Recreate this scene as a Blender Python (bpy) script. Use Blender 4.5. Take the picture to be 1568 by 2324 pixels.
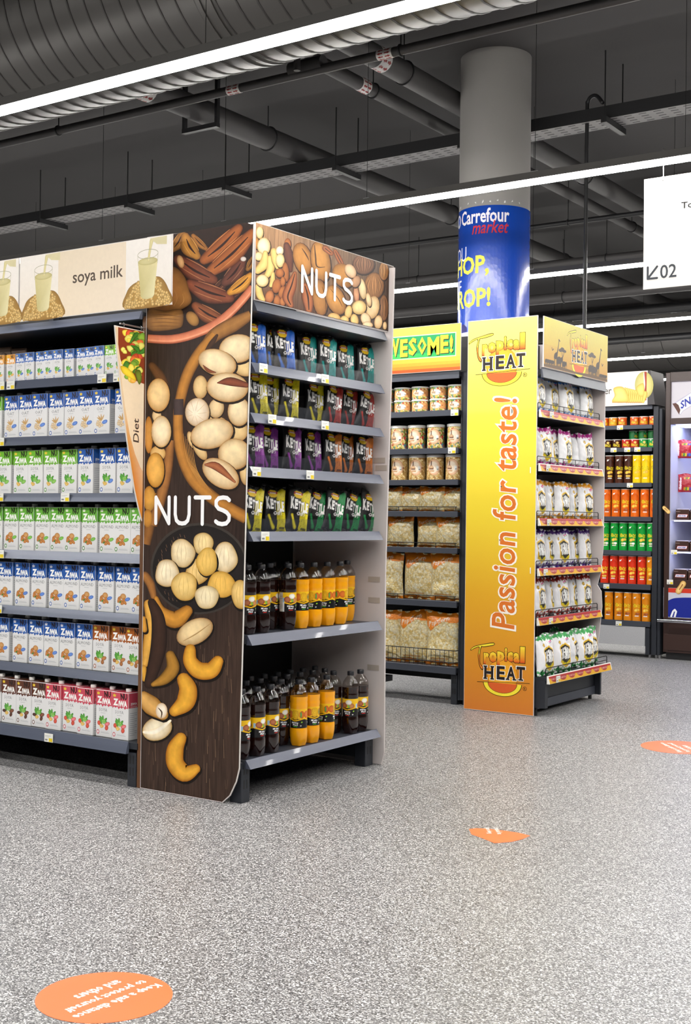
import bpy, bmesh, math, random
import numpy as np
from mathutils import Vector, Matrix, noise
from mathutils.geometry import tessellate_polygon

for _o in list(bpy.data.objects):
    bpy.data.objects.remove(_o, do_unlink=True)
SC = bpy.context.scene
COL = SC.collection
random.seed(7)

# ------------------------------------------------------------------ camera
FPX, YAW, PIT, ROL, CXP, CYP, CAMH = 2863.4, -.5993, .0056, .0121, 784.0, 1162.0, 1.15
_F = Vector((math.sin(YAW)*math.cos(PIT), math.cos(YAW)*math.cos(PIT), math.sin(PIT)))
_R0 = Vector((math.cos(YAW), -math.sin(YAW), 0))
_U0 = _R0.cross(_F)
_R = _R0*math.cos(ROL)+_U0*math.sin(ROL)
_U = _U0*math.cos(ROL)-_R0*math.sin(ROL)
cam_data = bpy.data.cameras.new('camera')
cam = bpy.data.objects.new('camera', cam_data)
COL.objects.link(cam)
cam.matrix_world = Matrix(((_R.x, _U.x, -_F.x, 0), (_R.y, _U.y, -_F.y, 0), (_R.z, _U.z, -_F.z, CAMH), (0, 0, 0, 1)))
cam_data.sensor_fit = 'HORIZONTAL'
cam_data.sensor_width = 36
cam_data.lens = FPX/1568*36
cam_data.clip_end = 200
SC.camera = cam

# ------------------------------------------------------------------ world, exposure
LIGHT_STRENGTH = 94.0
SC.view_settings.view_transform = 'Standard'
SC.view_settings.look = 'None'
SC.view_settings.gamma = 1
SC.view_settings.use_curve_mapping = False
SC.view_settings.exposure = 0.0
wd = bpy.data.worlds.new('world')
SC.world = wd
wd.use_nodes = True
wd.node_tree.nodes['Background'].inputs[0].default_value = (.6, .62, .65, 1)
wd.node_tree.nodes['Background'].inputs[1].default_value = .02

# ------------------------------------------------------------------ helpers
def ray(px, py):
    return _R*((px-CXP)/FPX)-_U*((py-CYP)/FPX)+_F
def P(px, py, x=None, y=None, z=None):
    d = ray(px, py)
    if x is not None: t = x/d.x
    elif y is not None: t = y/d.y
    else: t = (z-CAMH)/d.z
    return Vector((d.x*t, d.y*t, CAMH+d.z*t))

def s2l(c):
    c = c/255
    return c/12.92 if c <= .04045 else ((c+.055)/1.055)**2.4
def rgb(c):
    if isinstance(c, str):
        c = c.lstrip('#'); c = tuple(int(c[i:i+2], 16) for i in (0, 2, 4))
    return tuple(s2l(v) for v in c[:3])
def mix(a, b, t):
    return tuple(a[i]*(1-t)+b[i]*t for i in range(3))

MATS = {}
def mat(name, color, rough=.5, metal=0., amt=.12, scale=8., bump=0., bscale=60., spec=.5, stretch=None, coat=0., vcol=False, alpha=None):
    if name in MATS: return MATS[name]
    m = bpy.data.materials.new(name); m.use_nodes = True
    nt = m.node_tree; N = nt.nodes; L = nt.links
    b = N['Principled BSDF']
    b.inputs['Roughness'].default_value = rough
    b.inputs['Metallic'].default_value = metal
    b.inputs['Specular IOR Level'].default_value = spec
    b.inputs['Coat Weight'].default_value = coat
    tc = N.new('ShaderNodeTexCoord')
    mp = N.new('ShaderNodeMapping'); L.new(tc.outputs['Object'], mp.inputs[0])
    if stretch: mp.inputs['Scale'].default_value = stretch
    nz = N.new('ShaderNodeTexNoise'); nz.inputs['Scale'].default_value = scale; nz.inputs['Detail'].default_value = 4
    L.new(mp.outputs[0], nz.inputs['Vector'])
    rp = N.new('ShaderNodeMapRange'); rp.inputs['To Min'].default_value = 1-amt; rp.inputs['To Max'].default_value = 1+amt
    L.new(nz.outputs[0], rp.inputs[0])
    mx = N.new('ShaderNodeVectorMath'); mx.operation = 'SCALE'
    if vcol:
        a = N.new('ShaderNodeVertexColor'); a.layer_name = 'Col'
        L.new(a.outputs[0], mx.inputs[0])
    else:
        mx.inputs[0].default_value = rgb(color)
    L.new(rp.outputs[0], mx.inputs['Scale'])
    L.new(mx.outputs[0], b.inputs['Base Color'])
    if bump:
        n2 = N.new('ShaderNodeTexNoise'); n2.inputs['Scale'].default_value = bscale; n2.inputs['Detail'].default_value = 3
        L.new(mp.outputs[0], n2.inputs['Vector'])
        bp = N.new('ShaderNodeBump'); bp.inputs['Strength'].default_value = bump; bp.inputs['Distance'].default_value = .01
        L.new(n2.outputs[0], bp.inputs['Height']); L.new(bp.outputs[0], b.inputs['Normal'])
    MATS[name] = m
    return m
def emis(name, color, strength, base=.8):
    m = bpy.data.materials.new(name); m.use_nodes = True
    nt = m.node_tree; b = nt.nodes['Principled BSDF']
    b.inputs['Base Color'].default_value = (base, base, base, 1)
    b.inputs['Emission Color'].default_value = (*color, 1)
    b.inputs['Emission Strength'].default_value = strength
    MATS[name] = m
    return m
def clear(name, color, fac=.12, rough=.08, base=None, basefac=.0):
    # thin clear plastic: transparent body with a glossy film (and an optional milky tint)
    m = bpy.data.materials.new(name); m.use_nodes = True
    nt = m.node_tree; N = nt.nodes; L = nt.links
    N.remove(N['Principled BSDF']); out = N['Material Output']
    tr = N.new('ShaderNodeBsdfTransparent'); tr.inputs[0].default_value = (*rgb(color), 1)
    gl = N.new('ShaderNodeBsdfGlossy'); gl.inputs['Roughness'].default_value = rough
    fr = N.new('ShaderNodeLayerWeight'); fr.inputs[0].default_value = .5
    pw = N.new('ShaderNodeMath'); pw.operation = 'POWER'; pw.inputs[1].default_value = 3.5; L.new(fr.outputs['Facing'], pw.inputs[0])
    ad = N.new('ShaderNodeMath'); ad.operation = 'MULTIPLY_ADD'; ad.inputs[1].default_value = .4; ad.inputs[2].default_value = fac*.3; L.new(pw.outputs[0], ad.inputs[0])
    m1 = N.new('ShaderNodeMixShader'); L.new(ad.outputs[0], m1.inputs[0]); L.new(tr.outputs[0], m1.inputs[1]); L.new(gl.outputs[0], m1.inputs[2])
    if basefac:
        df = N.new('ShaderNodeBsdfDiffuse'); df.inputs[0].default_value = (*rgb(base), 1)
        m2 = N.new('ShaderNodeMixShader'); m2.inputs[0].default_value = basefac
        L.new(m1.outputs[0], m2.inputs[1]); L.new(df.outputs[0], m2.inputs[2]); L.new(m2.outputs[0], out.inputs[0])
    else:
        L.new(m1.outputs[0], out.inputs[0])
    MATS[name] = m
    return m

PRINT = mat('printed_board', 'ffffff', .45, vcol=True, amt=.05, scale=60, spec=.3)
PHOTO = mat('printed_photo', 'ffffff', .5, vcol=True, amt=.3, scale=26, spec=.2)
CARTON = mat('printed_carton', 'ffffff', .35, vcol=True, amt=.03, scale=20)
CHIPF = mat('black_crisp_film', 'ffffff', .36, vcol=True, amt=.05, scale=20, spec=.3, bump=.2, bscale=40)
FOIL = mat('printed_foil', 'ffffff', .28, vcol=True, amt=.05, scale=20, spec=.6, bump=.18, bscale=45)
SHINY = mat('printed_label', 'ffffff', .25, vcol=True, amt=.03, scale=20)
DGREY = mat('shelf_grey_metal', (70, 74, 84), .42, .3, amt=.06)
DARKM = mat('shelf_dark_metal', (44, 47, 54), .45, .2, amt=.08)
BACKM = mat('shelf_back_black', (14, 14, 17), .6, amt=.1)
LIPM = mat('shelf_edge_strip', (88, 94, 110), .28, .2, amt=.06, stretch=(1, 1, 30), coat=.15)
CARD = mat('cardboard_edge', (214, 208, 204), .75, amt=.05)
WHITEP = mat('white_foamboard', (196, 188, 186), .7, amt=.05, scale=4)
BLACKM = mat('black_metal', (22, 22, 24), .5, amt=.1)
PIPEM = mat('ceiling_grey_paint', (62, 60, 60), .6, amt=.1, scale=5)
TRAYM = mat('tray_bottom_grey', (112, 110, 110), .6, amt=.06)
WIRE = mat('black_wire', (20, 20, 22), .4, .4, amt=.05)
STEEL = mat('steel_wire', (170, 170, 172), .3, .9, amt=.05)
CHROME = mat('chrome', (200, 200, 205), .15, 1., amt=.03)

class MB:
    def __init__(s): s.v = []; s.f = []; s.c = None
    def _add(s, vs, fs):
        o = len(s.v); s.v += [tuple(v) for v in vs]; s.f += [tuple(i+o for i in f) for f in fs]; return s
    def box(s, x0, x1, y0, y1, z0, z1):
        return s._add([(x, y, z) for x in (x0, x1) for y in (y0, y1) for z in (z0, z1)],
                      [(0, 1, 3, 2), (4, 6, 7, 5), (0, 4, 5, 1), (2, 3, 7, 6), (0, 2, 6, 4), (1, 5, 7, 3)])
    def cyl(s, p0, p1, r, n=12, r1=None, caps=True):
        p0 = Vector(p0); p1 = Vector(p1); d = (p1-p0).normalized()
        a = d.orthogonal().normalized(); b = d.cross(a); r1 = r if r1 is None else r1
        vs = []
        for p, q in ((p0, r), (p1, r1)):
            for i in range(n):
                t = 2*math.pi*i/n; vs.append(p+(a*math.cos(t)+b*math.sin(t))*q)
        fs = [(i, (i+1) % n, n+(i+1) % n, n+i) for i in range(n)]
        if caps: fs += [tuple(reversed(range(n))), tuple(range(n, 2*n))]
        return s._add(vs, fs)
    def tube(s, path, r, n=8):
        path = [Vector(p) for p in path]; vs = []; fs = []; m = len(path)
        up = None
        for k, p in enumerate(path):
            d = (path[min(k+1, m-1)]-path[max(k-1, 0)]).normalized()
            a = d.orthogonal().normalized() if up is None else (up-d*up.dot(d)).normalized()
            up = a; b = d.cross(a)
            for i in range(n):
                t = 2*math.pi*i/n; vs.append(p+(a*math.cos(t)+b*math.sin(t))*r)
        for k in range(m-1):
            for i in range(n):
                fs.append((k*n+i, k*n+(i+1) % n, (k+1)*n+(i+1) % n, (k+1)*n+i))
        fs += [tuple(reversed(range(n))), tuple(range((m-1)*n, m*n))]
        return s._add(vs, fs)
    def lathe(s, prof, n=24, c=(0, 0, 0), mod=None, cap0=True, cap1=True):
        vs = []; fs = []; m = len(prof)
        for (r, z) in prof:
            for i in range(n):
                t = 2*math.pi*i/n; q = r if mod is None else mod(r, z, t)
                vs.append((c[0]+q*math.cos(t), c[1]+q*math.sin(t), c[2]+z))
        for k in range(m-1):
            for i in range(n):
                fs.append((k*n+i, k*n+(i+1) % n, (k+1)*n+(i+1) % n, (k+1)*n+i))
        if cap0: fs.append(tuple(reversed(range(n))))
        if cap1: fs.append(tuple(range((m-1)*n, m*n)))
        return s._add(vs, fs)
    def prism(s, poly, f0, f1):          # poly of 2-D points; f0/f1 map (a,b) to 3-D at either end
        n = len(poly)
        return s._add([f0(*p) for p in poly]+[f1(*p) for p in poly],
                      [tuple(range(n)), tuple(reversed(range(n, 2*n)))]+[(i, n+i, n+(i+1) % n, (i+1) % n) for i in range(n)])
    def prism_x(s, poly, x0, x1): return s.prism(poly, lambda y, z: (x0, y, z), lambda y, z: (x1, y, z))
    def prism_y(s, poly, y0, y1): return s.prism(poly, lambda x, z: (x, y0, z), lambda x, z: (x, y1, z))
    def prism_z(s, poly, z0, z1): return s.prism(poly, lambda x, y: (x, y, z0), lambda x, y: (x, y, z1))
    def mesh(s, name, material, smooth=False, bevel=0., fix=True):
        me = bpy.data.meshes.new(name)
        me.from_pydata(s.v, [], s.f)
        if fix or bevel:
            bm = bmesh.new(); bm.from_mesh(me)
            if bevel:
                bmesh.ops.bevel(bm, geom=list(bm.edges), offset=bevel, segments=1, affect='EDGES')
            bmesh.ops.recalc_face_normals(bm, faces=bm.faces); bm.to_mesh(me); bm.free()
        me.materials.append(material)
        if smooth:
            me.polygons.foreach_set('use_smooth', [True]*len(me.polygons))
            if smooth == 'auto':
                try: me.set_sharp_from_angle(angle=math.radians(38))
                except Exception: pass
        return me
    def build(s, name, material, parent=None, **k):
        return link(name, s.mesh(name, material, **k), parent)

def link(name, me, parent=None):
    o = bpy.data.objects.new(name, me); COL.objects.link(o)
    if parent is not None: o.parent = parent
    return o
def tag(o, label, cat, group=None, kind=None):
    o['label'] = label; o['category'] = cat
    if group: o['group'] = group
    if kind: o['kind'] = kind
    return o
def struct(o, label=None):
    o['kind'] = 'structure'
    if label: o['label'] = label
    return o
def thing(name, label, cat, loc=(0, 0, 0), rz=0, group=None):
    o = bpy.data.objects.new(name, None); COL.objects.link(o)
    o.empty_display_size = .05
    o.location = loc; o.rotation_euler = (0, 0, rz)
    return tag(o, label, cat, group)
def spawn(name, parts, label, cat, loc, rz=0, group=None, rx=0, ry=0, sc=1):
    # parts: list of (part name, mesh, [sub-parts as (name, mesh)])
    o = thing(name, label, cat, loc, rz, group)
    o.rotation_euler = (rx, ry, rz); o.scale = (sc, sc, sc)
    for p in parts:
        c = link(p[0], p[1], o)
        for q in (p[2] if len(p) > 2 else ()):
            link(q[0], q[1], c)
    return o
ORD = ['first', 'second', 'third', 'fourth', 'fifth', 'sixth', 'seventh', 'eighth', 'ninth', 'tenth', 'eleventh', 'twelfth', 'thirteenth', 'fourteenth', 'fifteenth', 'sixteenth', 'seventeenth', 'eighteenth']
def nth(i, n, a='left', b='right'):
    if n == 1: return 'only one'
    if i == 0: return 'farthest '+a if a in ('left', 'right') else a
    if i == n-1: return 'farthest '+b if b in ('left', 'right') else b
    return ORD[i]+' from '+a

# ------------------------------------------------------------------ printed artwork (vector shapes with vertex colours)
_TXT = {}
def glyphs(s, fat=0., shear=0., res=2, space=1.):
    key = (s, fat, shear, res, space)
    if key in _TXT: return _TXT[key]
    cu = bpy.data.curves.new('txt', 'FONT'); cu.body = s; cu.offset = fat; cu.shear = shear
    cu.resolution_u = res; cu.fill_mode = 'FRONT'; cu.space_character = space
    ob = bpy.data.objects.new('txt', cu); COL.objects.link(ob)
    dg = bpy.context.evaluated_depsgraph_get(); dg.update()
    ev = ob.evaluated_get(dg); me = ev.to_mesh(); me.calc_loop_triangles()
    V = np.array([v.co[:2] for v in me.vertices]); T = np.array([t.vertices[:] for t in me.loop_triangles])
    ev.to_mesh_clear(); bpy.data.objects.remove(ob); bpy.data.curves.remove(cu)
    _TXT[key] = (V, T)
    return V, T
def catmull(pts, n=5, closed=True):
    pts = [np.array(p, float) for p in pts]; m = len(pts); out = []
    rng = range(m) if closed else range(m-1)
    for i in rng:
        if closed: p0, p1, p2, p3 = pts[i-1], pts[i], pts[(i+1) % m], pts[(i+2) % m]
        else: p0, p1, p2, p3 = pts[max(i-1, 0)], pts[i], pts[i+1], pts[min(i+2, m-1)]
        for k in range(n):
            t = k/n
            out.append(.5*(2*p1+(p2-p0)*t+(2*p0-5*p1+4*p2-p3)*t*t+(3*p1-p0-3*p2+p3)*t**3))
    if not closed: out.append(pts[-1])
    return [tuple(p) for p in out]
STROKES = {'N': [[(0, 0), (0, 1), (.62, 0), (.62, 1)]], 'U': [[(0, 1), (0, .35), (.06, .12), (.18, .02), (.32, 0), (.46, .02), (.58, .12), (.64, .35), (.64, 1)]],
           'T': [[(0, 1), (.66, 1)], [(.33, 1), (.33, 0)]],
           'S': [[(.6, .9), (.5, .98), (.33, 1), (.14, .97), (.03, .86), (.03, .7), (.14, .58), (.33, .52), (.5, .44), (.61, .32), (.6, .15), (.48, .03), (.3, 0), (.12, .03), (.02, .1)]]}
class Art:
    """flat printed picture: shapes in painter's order, each a little proud of the last"""
    def __init__(s, T=None): s.sh = []; s.T = T or (lambda x, y: (x, y))
    def _put(s, V, C, F): s.sh.append((np.array(V, float).reshape(-1, 2), np.array(C, float).reshape(-1, 3), np.array(F, int).reshape(-1, 3))); return s
    def poly(s, pts, col, raw=False):
        pts = [p if raw else s.T(*p) for p in pts]
        F = tessellate_polygon([[Vector((p[0], p[1], 0)) for p in pts]])
        cols = [rgb(c) for c in col] if isinstance(col, list) else [rgb(col)]*len(pts)
        return s._put(pts, cols, F)
    def rect(s, x0, y0, x1, y1, col): return s.poly([(x0, y0), (x1, y0), (x1, y1), (x0, y1)], col)
    def blob(s, pts, rim, core, n=5, hl=(0, 0), smooth=True):
        o = catmull(pts, n) if smooth else pts
        o = [s.T(*p) for p in o]; o = np.array(o); c = o.mean(0); h = np.array(s.T(*(np.array(s_inv(pts))+np.array(hl))))-np.array(s.T(*s_inv(pts))) if hl != (0, 0) else np.zeros(2)
        rim = rgb(rim); core = rgb(core); m = len(o)
        V = []; C = []
        for k, (r, t) in enumerate(((1, 0), (.9, .35), (.66, .75), (.33, 1))):
            V += list(c+(o-c)*r+h*(1-r)); C += [mix(rim, core, t)]*m
        V.append(c+h*.9); C.append(core)
        F = []
        for k in range(3):
            for i in range(m):
                a = k*m+i; b = k*m+(i+1) % m
                F += [(a, b, b+m), (a, b+m, a+m)]
        F += [(3*m+i, 3*m+(i+1) % m, 4*m) for i in range(m)]
        return s._put(V, C, F)
    def ell(s, cx, cy, rx, ry, rim, core=None, rot=0., hl=(0, 0), n=20):
        a = math.radians(rot); ca, sa = math.cos(a), math.sin(a)
        pts = [(cx+rx*math.cos(t)*ca-ry*math.sin(t)*sa, cy+rx*math.cos(t)*sa+ry*math.sin(t)*ca) for t in (2*math.pi*i/n for i in range(n))]
        if core is None: return s.poly(pts, rim)
        return s.blob(pts, rim, core, hl=hl, smooth=False)
    def taper(s, spine, widths, rim, core, n=5, round_=True):
        sp = catmull([(*p, w, 0)[:3] for p, w in zip(spine, widths)], n, closed=False)
        sp = np.array(sp); m = len(sp); V = []; C = []; F = []
        rim = rgb(rim); core = rgb(core)
        pts = sp[:, :2]; w = sp[:, 2]/2
        d = np.gradient(pts, axis=0); d /= np.linalg.norm(d, axis=1)[:, None]+1e-9; nn = np.stack([-d[:, 1], d[:, 0]], 1)
        if round_:
            ext = []; 
            for k, sg in ((0, -1), (m-1, 1)):
                for q in (.5, .85, 1.): ext.append((k, sg, q))
            pre = [(pts[0]-d[0]*w[0]*q, w[0]*math.sqrt(max(0, 1-q*q)), nn[0]) for q in (1., .9, .6)]
            post = [(pts[-1]+d[-1]*w[-1]*q, w[-1]*math.sqrt(max(0, 1-q*q)), nn[-1]) for q in (.6, .9, 1.)]
        else: pre = post = []
        rows = pre+[(pts[i], w[i], nn[i]) for i in range(m)]+post
        for ri, (p, ww, q) in enumerate(rows):
            e = min(ri, len(rows)-1-ri); ce = mix(rim, core, min(1, e/3) if round_ else 1)
            for k, (o, t) in enumerate(((-1, 0), (-.6, .6), (0, 1), (.6, .7), (1, 0))):
                V.append(s.T(*(p+q*ww*o))); C.append(mix(rim, ce, t))
        for r in range(len(rows)-1):
            for k in range(4):
                a = r*5+k; F += [(a, a+1, a+6), (a, a+6, a+5)]
        return s._put(V, C, F)
    def stroke(s, pts, w, col, cap=True):
        """ribbon with round ends; split at sharp corners so that no piece overlaps itself"""
        pts = [np.array(p, float) for p in pts]; runs = [[pts[0]]]
        for k in range(1, len(pts)):
            if np.hypot(*(pts[k]-pts[k-1])) < 1e-9: continue
            if len(runs[-1]) > 1:
                d0 = runs[-1][-1]-runs[-1][-2]; d1 = pts[k]-runs[-1][-1]
                if d0@d1 < .72*np.hypot(*d0)*np.hypot(*d1): runs.append([runs[-1][-1]])
            runs[-1].append(pts[k])
        c = rgb(col)
        for r in runs:
            if len(r) < 2: continue
            r = np.array(r); d = np.diff(r, axis=0); d /= np.linalg.norm(d, axis=1)[:, None]; n = len(r); V = []; F = []
            for i in range(n):
                a0 = d[max(i-1, 0)]; a1 = d[min(i, n-2)]; q0 = np.array([-a0[1], a0[0]]); q1 = np.array([-a1[1], a1[0]])
                q = q0+q1; q /= np.hypot(*q); q = q*(w/2)/max(.5, q@q0)
                V += [s.T(*(r[i]-q)), s.T(*(r[i]+q))]
            F = [(2*i, 2*i+2, 2*i+3) for i in range(n-1)]+[(2*i, 2*i+3, 2*i+1) for i in range(n-1)]
            if cap:
                for p, dd in ((r[0], -d[0]), (r[-1], d[-1])):
                    o = len(V); q = np.array([-dd[1], dd[0]]); m = 7
                    V += [s.T(*(p+w/2*(q*math.cos(math.pi*j/m)+dd*math.sin(math.pi*j/m)))) for j in range(m+1)]
                    F += [(o, o+j, o+j+1) for j in range(1, m)]
            s._put(V, [c]*len(V), F)
        return s
    def fit(s, text, x0, y0, x1, y1, col, fat=0., shear=0., rot=0, res=2, col2=None, space=1., quad=None):
        """text scaled into a box (y0 = baseline side); quad = 4 corners bl, br, tr, tl for slanted print"""
        V, F = glyphs(text, fat, shear, res, space)
        lo = V.min(0); hi = V.max(0); N = (V-lo)/(hi-lo)
        if quad:
            bl, br, tr, tl = [np.array(q, float) for q in quad]
            pts = [(bl*(1-u)+br*u)*(1-v)+(tl*(1-u)+tr*u)*v for u, v in N]
        else:
            if rot == 90: N = np.stack([1-N[:, 1], N[:, 0]], 1)
            elif rot == -90: N = np.stack([N[:, 1], 1-N[:, 0]], 1)
            pts = [(x0+(x1-x0)*u, y0+(y1-y0)*v) for u, v in N]
        if col2: C = [mix(rgb(col), rgb(col2), v) for u, v in N]
        else: C = [rgb(col)]*len(pts)
        return s._put([s.T(*p) for p in pts], C, F)
    def word(s, text, x0, y0, x1, y1, w, col, gap=.26, map2=None):
        """rounded stroke lettering; w = stroke as a fraction of the height"""
        tot = 0; pos = []
        for ch in text: pos.append(tot); tot += .65+gap
        tot -= gap
        for ch, o in zip(text, pos):
            for st in STROKES[ch]:
                pp = []
                for (a, b) in st:
                    u = (o+a)/tot; v = b
                    pp.append((x0+(x1-x0)*u, y0+(y1-y0)*v) if map2 is None else map2(u, v))
                s.stroke(pp, w, col)
        return s
    def build(s, name, mp, material, parent=None, dz=.00006, maxlen=None):
        return link(name, s.mesh(name, mp, material, dz, maxlen), parent)
    def mesh(s, name, mp, material, dz=.00006, maxlen=None):
        V = []; C = []; F = []; boxes = []
        for (v, c, f) in s.sh:
            lo = v.min(0); hi = v.max(0); k = 0          # lowest layer above everything it overlaps
            for (l2, h2, k2) in boxes:
                if k2 >= k and lo[0] < h2[0] and hi[0] > l2[0] and lo[1] < h2[1] and hi[1] > l2[1]: k = k2+1
            boxes.append((lo, hi, k))
            if maxlen: v, c, f = subdiv(v, c, f, maxlen)
            o = len(V); h = .0004+dz*k
            V += [mp(p[0], p[1], h) for p in v]; C += list(c); F += [tuple(int(i)+o for i in t) for t in f]
        me = bpy.data.meshes.new(name); me.from_pydata([tuple(p) for p in V], [], F)
        a = me.color_attributes.new('Col', 'FLOAT_COLOR', 'POINT')
        Cc = np.ones((len(V), 4)); Cc[:, :3] = np.array(C); a.data.foreach_set('color', Cc.ravel())
        me.materials.append(material)
        return me
    def raster(s, U, base):
        U = np.asarray(U, float); out = np.tile(np.array(base if not isinstance(base, str) else rgb(base), float), (len(U), 1))
        for (v, c, f) in s.sh:
            lo = v.min(0); hi = v.max(0)
            idx = np.where((U[:, 0] >= lo[0]) & (U[:, 0] <= hi[0]) & (U[:, 1] >= lo[1]) & (U[:, 1] <= hi[1]))[0]
            if not len(idx): continue
            p = U[idx]; done = np.zeros(len(idx), bool)
            for t in f:
                a, b, d = v[t[0]], v[t[1]], v[t[2]]
                den = (b[1]-d[1])*(a[0]-d[0])+(d[0]-b[0])*(a[1]-d[1])
                if abs(den) < 1e-15: continue
                l0 = ((b[1]-d[1])*(p[:, 0]-d[0])+(d[0]-b[0])*(p[:, 1]-d[1]))/den
                l1 = ((d[1]-a[1])*(p[:, 0]-d[0])+(a[0]-d[0])*(p[:, 1]-d[1]))/den
                l2 = 1-l0-l1
                ins = (l0 >= -1e-6) & (l1 >= -1e-6) & (l2 >= -1e-6)
                if ins.any():
                    out[idx[ins]] = l0[ins, None]*c[t[0]]+l1[ins, None]*c[t[1]]+l2[ins, None]*c[t[2]]
        return out
def s_inv(pts):
    return tuple(np.array(pts, float).mean(0))
def subdiv(v, c, f, L):
    v = [tuple(x) for x in v]; c = [tuple(x) for x in c]; stack = [tuple(int(i) for i in t) for t in f]; out = []; cache = {}
    while stack:
        a, b, d = stack.pop()
        es = [((v[a][0]-v[b][0])**2+(v[a][1]-v[b][1])**2, a, b, d), ((v[b][0]-v[d][0])**2+(v[b][1]-v[d][1])**2, b, d, a), ((v[d][0]-v[a][0])**2+(v[d][1]-v[a][1])**2, d, a, b)]
        e = max(es)
        if e[0] <= L*L: out.append((a, b, d)); continue
        _, p, q, r = e; key = (min(p, q), max(p, q))
        if key not in cache:
            cache[key] = len(v); v.append(((v[p][0]+v[q][0])/2, (v[p][1]+v[q][1])/2)); c.append(tuple((c[p][i]+c[q][i])/2 for i in range(3)))
        m = cache[key]; stack += [(p, m, r), (m, q, r)]
    return np.array(v), np.array(c), out
def setcol(me, C):
    a = me.color_attributes.new('Col', 'FLOAT_COLOR', 'POINT')
    X = np.ones((len(me.vertices), 4)); X[:, :3] = C; a.data.foreach_set('color', X.ravel())
def on_y(c): return lambda u, v, h: P(u, v, y=c)+Vector((0, -h, 0))     # picture traced on a board facing -Y
def on_x(c): return lambda u, v, h: P(u, v, x=c)+Vector((h, 0, 0))      # on a board facing +X
def front(u, v, h): return (u, -h, v)                                   # local front face of a product at y = 0
# ------------------------------------------------------------------ the hall: floor, ceiling, walls
CEIL = 4.27
def floor_mat():
    m = bpy.data.materials.new('speckled_vinyl'); m.use_nodes = True
    nt = m.node_tree; N = nt.nodes; L = nt.links; b = N['Principled BSDF']
    tc = N.new('ShaderNodeTexCoord')
    nz = N.new('ShaderNodeTexNoise'); nz.inputs['Scale'].default_value = 190; nz.inputs['Detail'].default_value = 2
    L.new(tc.outputs['Object'], nz.inputs['Vector'])
    ad = N.new('ShaderNodeVectorMath'); ad.operation = 'MULTIPLY_ADD'; ad.inputs[1].default_value = (.004, .004, .004)
    L.new(nz.outputs['Color'], ad.inputs[0]); L.new(tc.outputs['Object'], ad.inputs[2])
    vo = N.new('ShaderNodeTexVoronoi'); vo.inputs['Scale'].default_value = 290; vo.voronoi_dimensions = '2D'
    L.new(ad.outputs[0], vo.inputs['Vector'])
    sp = N.new('ShaderNodeSeparateColor'); L.new(vo.outputs['Color'], sp.inputs[0])
    rp = N.new('ShaderNodeValToRGB'); e = rp.color_ramp.elements
    e[0].position = 0; e[0].color = (*rgb((52, 52, 54)), 1)
    e[1].position = 1; e[1].color = (*rgb((224, 224, 224)), 1)
    for p, c in ((.2, (84, 84, 86)), (.45, (118, 118, 120)), (.75, (152, 152, 152))):
        q = e.new(p); q.color = (*rgb(c), 1)
    L.new(sp.outputs[0], rp.inputs[0])
    n2 = N.new('ShaderNodeTexNoise'); n2.inputs['Scale'].default_value = 1.1; L.new(tc.outputs['Object'], n2.inputs['Vector'])
    mr = N.new('ShaderNodeMapRange'); mr.inputs['To Min'].default_value = .93; mr.inputs['To Max'].default_value = 1.05; L.new(n2.outputs[0], mr.inputs[0])
    sc = N.new('ShaderNodeVectorMath'); sc.operation = 'SCALE'; L.new(rp.outputs[0], sc.inputs[0]); L.new(mr.outputs[0], sc.inputs['Scale'])
    L.new(sc.outputs[0], b.inputs['Base Color'])
    b.inputs['Roughness'].default_value = .4
    b.inputs['Specular IOR Level'].default_value = .38
    return m
X0, X1, Y0, Y1 = -16., 8., -6., 25.
struct(MB().box(X0, X1, Y0, Y1, -.05, 0).build('floor', floor_mat()), 'grey speckled vinyl floor')
CEILM = mat('ceiling_dark_paint', (57, 55, 55), .85, amt=.06, scale=1.2)
struct(MB().box(X0, X1, Y0, Y1, CEIL, CEIL+.1).build('ceiling', CEILM), 'dark grey painted ceiling slab')
WALLD = mat('wall_grey_paint', (105, 104, 104), .8, amt=.05, scale=2)
WALLL = mat('wall_pale_panel', (196, 196, 194), .7, amt=.04, scale=2)
struct(MB().box(X0, X1, Y1, Y1+.1, 0, CEIL).build('wall_back', WALLD), 'far grey wall')
struct(MB().box(X0, X1, Y0-.1, Y0, 0, CEIL).build('wall_front', WALLD), 'wall behind the camera')
struct(MB().box(X0-.1, X0, Y0, Y1, 0, CEIL).build('wall_left', WALLD), 'grey side wall')
struct(MB().box(X1, X1+.1, Y0, Y1, 0, CEIL).build('wall_right', WALLD), 'grey side wall')
struct(MB().box(-7, 2, 20.9, 20.98, 0, 3.25).build('trim_1', WALLL), 'pale partition at the far end')

# ------------------------------------------------------------------ linear ceiling lights
LZ = 3.0
LEDM = emis('led_diffuser', (1.0, .97, .925), LIGHT_STRENGTH)
LEDH = mat('light_housing', (84, 82, 80), .5, .2, amt=.05)
def light_line(y, x0, x1, label, seg):
    t = thing('linear_light', label, 'light', (0, y, LZ), 0, 'continuous linear ceiling lights')
    MB().box(x0, x1, -.034, .034, -.002, .036).build('housing', LEDH, t)
    MB().box(x0, x1, -.028, .028, -.02, -.0022).build('diffuser', LEDM, t)
    k = 0
    for x in seg:
        MB().cyl((x, 0, .0362), (x, 0, CEIL-LZ-.002), .0016, 6).build('suspension_wire', WIRE, t)
        MB().box(x-.02, x+.02, -.012, .012, .0363, .046).build('wire_clip', STEEL, t)
def segs(x, a, b, d=1.09):
    r = []; 
    while x > a: x -= d
    x += d
    while x < b: r.append(x); x += d
    return r
light_line(-.92, -9, 2.2, 'linear light behind the viewpoint, out of the picture', segs(-3.3, -9, 5, 2.2))
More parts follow.
